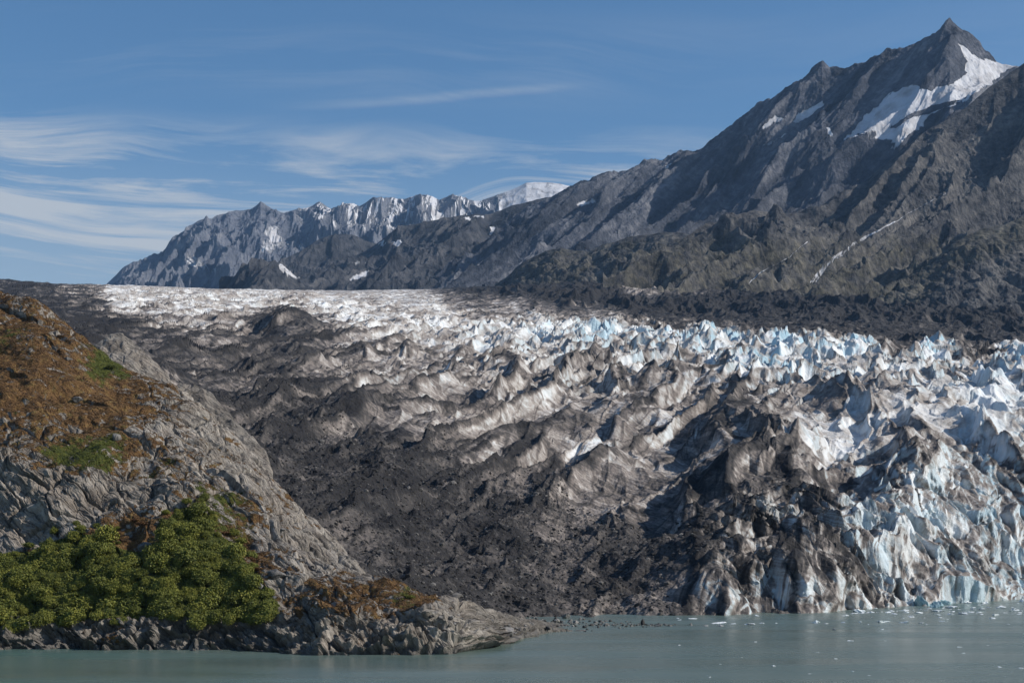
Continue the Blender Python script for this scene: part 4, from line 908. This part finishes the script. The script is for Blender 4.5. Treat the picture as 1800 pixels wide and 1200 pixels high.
# heath: low tufts all over the vegetated slope
g = np.random.RandomState(9)
ok = (VG > .42) & (UPh > -90) & (UPh < 800) & (tt[None, :] < .9) & (tt[None, :] > .1)
area = np.linalg.norm(np.cross(np.gradient(Ph, axis=0), np.gradient(Ph, axis=1)), axis=-1) * ok
cum = np.cumsum(area.ravel()); n = 52000
idx = np.searchsorted(cum, g.uniform(0, cum[-1], n))
base = Ph.reshape(-1, 3)[idx] + g.normal(size=(n, 3)) * np.array((.15, .15, .03)); gt = GN.ravel()[idx]
sz = g.uniform(.14, .38, n)
NB = 5; VV = []; tn = []; clump = fbm(base[:, 0] / 4, base[:, 1] / 4, 87, 4) * .4
for k in range(NB):
    a = g.uniform(0, 6.283, n); l = g.uniform(.3, 1.0, n); 
    dx = np.stack([np.cos(a) * l * sz * .9, np.sin(a) * l * sz * .9, sz * g.uniform(.25, .75, n)], 1)
    sd = np.stack([-np.sin(a), np.cos(a), np.zeros(n)], 1) * (sz * .42)[:, None]
    VV.append(np.stack([base - sd * .6, base + sd * .6, base + dx + sd * .4, base + dx - sd * .4], 1))
    tn.append(np.repeat(np.clip(g.normal(.45, .2, n) + clump, 0, 1)[:, None], 4, 1))
VV = np.concatenate(VV).reshape(-1, 3); tn = np.concatenate(tn).ravel()
gsel = np.tile(gt > .5, NB)
fc = np.arange(len(VV)).reshape(-1, 4)
o = new_mesh_obj('heath', VV, fc[~gsel], HEATH, False, {'tone': tn}); tag(o, 'rusty orange and brown heath covering the slope between the grey rocks', 'heath', kind='stuff')
o = new_mesh_obj('moss', VV, fc[gsel], LEAF, False, {'tone': tn}); tag(o, 'patches of green low growth on the slope among the rusty heath', 'moss', kind='stuff')

# rubble strewn over the dark ice
ok = (DB > .62) & (Yg < 1300)
area = np.linalg.norm(np.cross(np.gradient(Pg, axis=0), np.gradient(Pg, axis=1)), axis=-1) * ok / np.maximum(Yg, 1)
cum = np.cumsum(area.ravel()); n = 40000
idx = np.searchsorted(cum, g.uniform(0, cum[-1], n))
base = Pg.reshape(-1, 3)[idx]
rv, rf = ICO1; sz = (.18 + g.exponential(.22, n)).clip(0, 1.5)
VV = base[:, None, :] + rv[None] * (1 + g.uniform(-.35, .35, (n, len(rv), 1))) * sz[:, None, None] * np.array((1.1, 1, .8))
FF = (np.arange(n)[:, None, None] * len(rv) + rf[None]).reshape(-1, 3)
tone = np.repeat(g.uniform(0, 1, n) ** 1.6, len(rv))
mr = M('rubble_stone'); col = mr.ramp(mr.attr('tone'), [(0, (.024, .023, .023)), (.55, (.06, .057, .054)), (1, (.17, .16, .15))]); mr.out(col, .9, None, .2)
o = new_mesh_obj('rubble', VV.reshape(-1, 3), FF, mr.m, False, {'tone': tone}); tag(o, 'loose dark stones strewn over the debris covered ice', 'rubble', kind='stuff')

# ================================================================== LIGHT, SKY, CAMERA
SUN_AZ, SUN_EL = 97.0, 34.0                       # degrees clockwise from the view direction; height
sd = bpy.data.lights.new('sun', 'SUN'); sd.energy = 5.0; sd.angle = rad(.53); sd.color = (1.0, .93, .83)
so = bpy.data.objects.new('sun', sd); C.objects.link(so)
so.rotation_euler = (rad(90 - SUN_EL), 0, rad(180 - SUN_AZ))
so.location = (500, -300, 800)
w = bpy.data.worlds.new('World'); bpy.context.scene.world = w; w.use_nodes = True
nt = w.node_tree; bg = nt.nodes['Background']
class W(M):
    def __init__(s): s.t = nt
m = W()
sky = m.n('ShaderNodeTexSky', sky_type='NISHITA', sun_disc=False, sun_elevation=rad(SUN_EL), sun_rotation=rad(SUN_AZ), altitude=100.0, air_density=1.0, dust_density=.6, ozone_density=2.0)
co = m.n('ShaderNodeTexCoord').outputs['Generated']
sp = m.n('ShaderNodeSeparateXYZ'); m.put(sp.inputs[0], co)
az = m.math('ARCTAN2', sp.outputs[0], sp.outputs[1]); el = m.math('ARCSINE', sp.outputs[2])
cb = m.n('ShaderNodeCombineXYZ'); m.put(cb.inputs[0], az); m.put(cb.inputs[1], el)
# cirrus: wispy sheets drawn out along the wind, bent by a slow swirl
sw = m.n('ShaderNodeTexNoise', i_Vector=m.mapping(cb.outputs[0], (3.0, 7.0, 1)), i_Scale=1.0, i_Detail=2.0)
sws = m.n('ShaderNodeVectorMath', operation='SCALE'); m.put(sws.inputs[0], sw.outputs['Color']); sws.inputs['Scale'].default_value = .10
ad = m.n('ShaderNodeVectorMath', operation='ADD'); m.put(ad.inputs[0], cb.outputs[0]); m.put(ad.inputs[1], sws.outputs[0])
c1 = m.noise(m.mapping(ad.outputs[0], (4.0, 60.0, 1), (0, 0, rad(6))), 1.0, 10, .66, .5)
c2 = m.noise(m.mapping(ad.outputs[0], (2.2, 14.0, 1), (0, 0, rad(-3))), 1.0, 4, .5)
def band(c, wd): return m.rng(m.math('ABSOLUTE', m.math('SUBTRACT', el, c)), wd, 0, 0, 1, True)
env = m.math('ADD', m.math('MULTIPLY', band(.248, .056), 1.0), m.math('MULTIPLY', band(.195, .045), .75))
env = m.math('ADD', env, m.math('MULTIPLY', band(.335, .04), .10))
left = m.rng(az, .22, .0, .35, 1.0, True)
cl = m.math('MULTIPLY', m.rng(m.math('ADD', c1, m.math('MULTIPLY', m.math('SUBTRACT', c2, .5), .9)), .44, .78), m.math('MULTIPLY', env, left))
wl = m.math('SUBTRACT', m.math('ADD', el, m.math('MULTIPLY', m.math('SUBTRACT', c2, .5), .02)), m.math('ADD', .318, m.math('MULTIPLY', az, .07)))
wisp = m.math('MULTIPLY', m.rng(m.math('ABSOLUTE', wl), .0045, 0, 0, 1, True), m.math('MULTIPLY', m.rng(m.math('ABSOLUTE', m.math('ADD', az, .055)), .13, .03, 0, 1, True), m.rng(c1, .35, .65)))
cl = m.math('ADD', cl, m.math('MULTIPLY', wisp, .15))
cl = m.math('MINIMUM', m.math('MULTIPLY', cl, 2.1), .82)
hs = m.n('ShaderNodeHueSaturation', i_Saturation=1.25, i_Value=1.12, i_Color=sky.outputs[0]); skyc = hs.outputs[0]
skyc = m.mix(m.math('MULTIPLY', m.rng(el, .30, .16, 0, .55, True), m.rng(az, .25, -.35, .5, 1, True)), skyc, (4.2, 5.0, 5.6)); col = m.mix(cl, skyc, (5.6, 5.9, 6.2))
m.put(bg.inputs['Color'], col); bg.inputs['Strength'].default_value = .1

def box(name, a, b, mat):
    vs = [(x, y, z) for x in (a[0], b[0]) for y in (a[1], b[1]) for z in (a[2], b[2])]
    return new_mesh_obj(name, vs, [(0, 1, 3, 2), (4, 6, 7, 5), (0, 4, 5, 1), (2, 3, 7, 6), (0, 2, 6, 4), (1, 5, 7, 3)], mat, False)
hm = bpy.data.materials.new('haze'); hm.use_nodes = True; ht = hm.node_tree; ht.nodes.clear()
ho = ht.nodes.new('ShaderNodeOutputMaterial'); hv = ht.nodes.new('ShaderNodeVolumePrincipled')
hv.inputs['Color'].default_value = (.36, .62, 1, 1); hv.inputs['Density'].default_value = 1.7e-5; hv.inputs['Anisotropy'].default_value = .1
ht.links.new(hv.outputs[0], ho.inputs['Volume'])
zmin = min(float(Pg[..., 2].min()), float(Ph[..., 2].min())) - 260
o = box('haze', (-18000, -1200, zmin), (18000, 18000, 3500), hm); tag(o, 'thin blue haze in the air over the bay and mountains', 'haze', kind='stuff')

cd = bpy.data.cameras.new('camera'); cam = bpy.data.objects.new('camera', cd); C.objects.link(cam)
cam.location = (0, 0, H); cam.rotation_euler = (rad(90), 0, 0)
cd.sensor_width = 36; cd.lens = F / 1800 * 36; cd.shift_y = (VH - 600) / 1800
cd.clip_start = 1; cd.clip_end = 60000
sc = bpy.context.scene; sc.camera = cam
vs = sc.view_settings; vs.view_transform = 'Standard'; vs.look = 'None'; vs.exposure = 0; vs.gamma = 1
sc.cycles.use_denoising = True; sc.cycles.denoiser = 'OPENIMAGEDENOISE'; sc.cycles.denoising_input_passes = 'RGB_ALBEDO_NORMAL'
sc.cycles.max_bounces = 5; sc.cycles.diffuse_bounces = 3; sc.cycles.volume_bounces = 0; sc.cycles.caustics_reflective = False
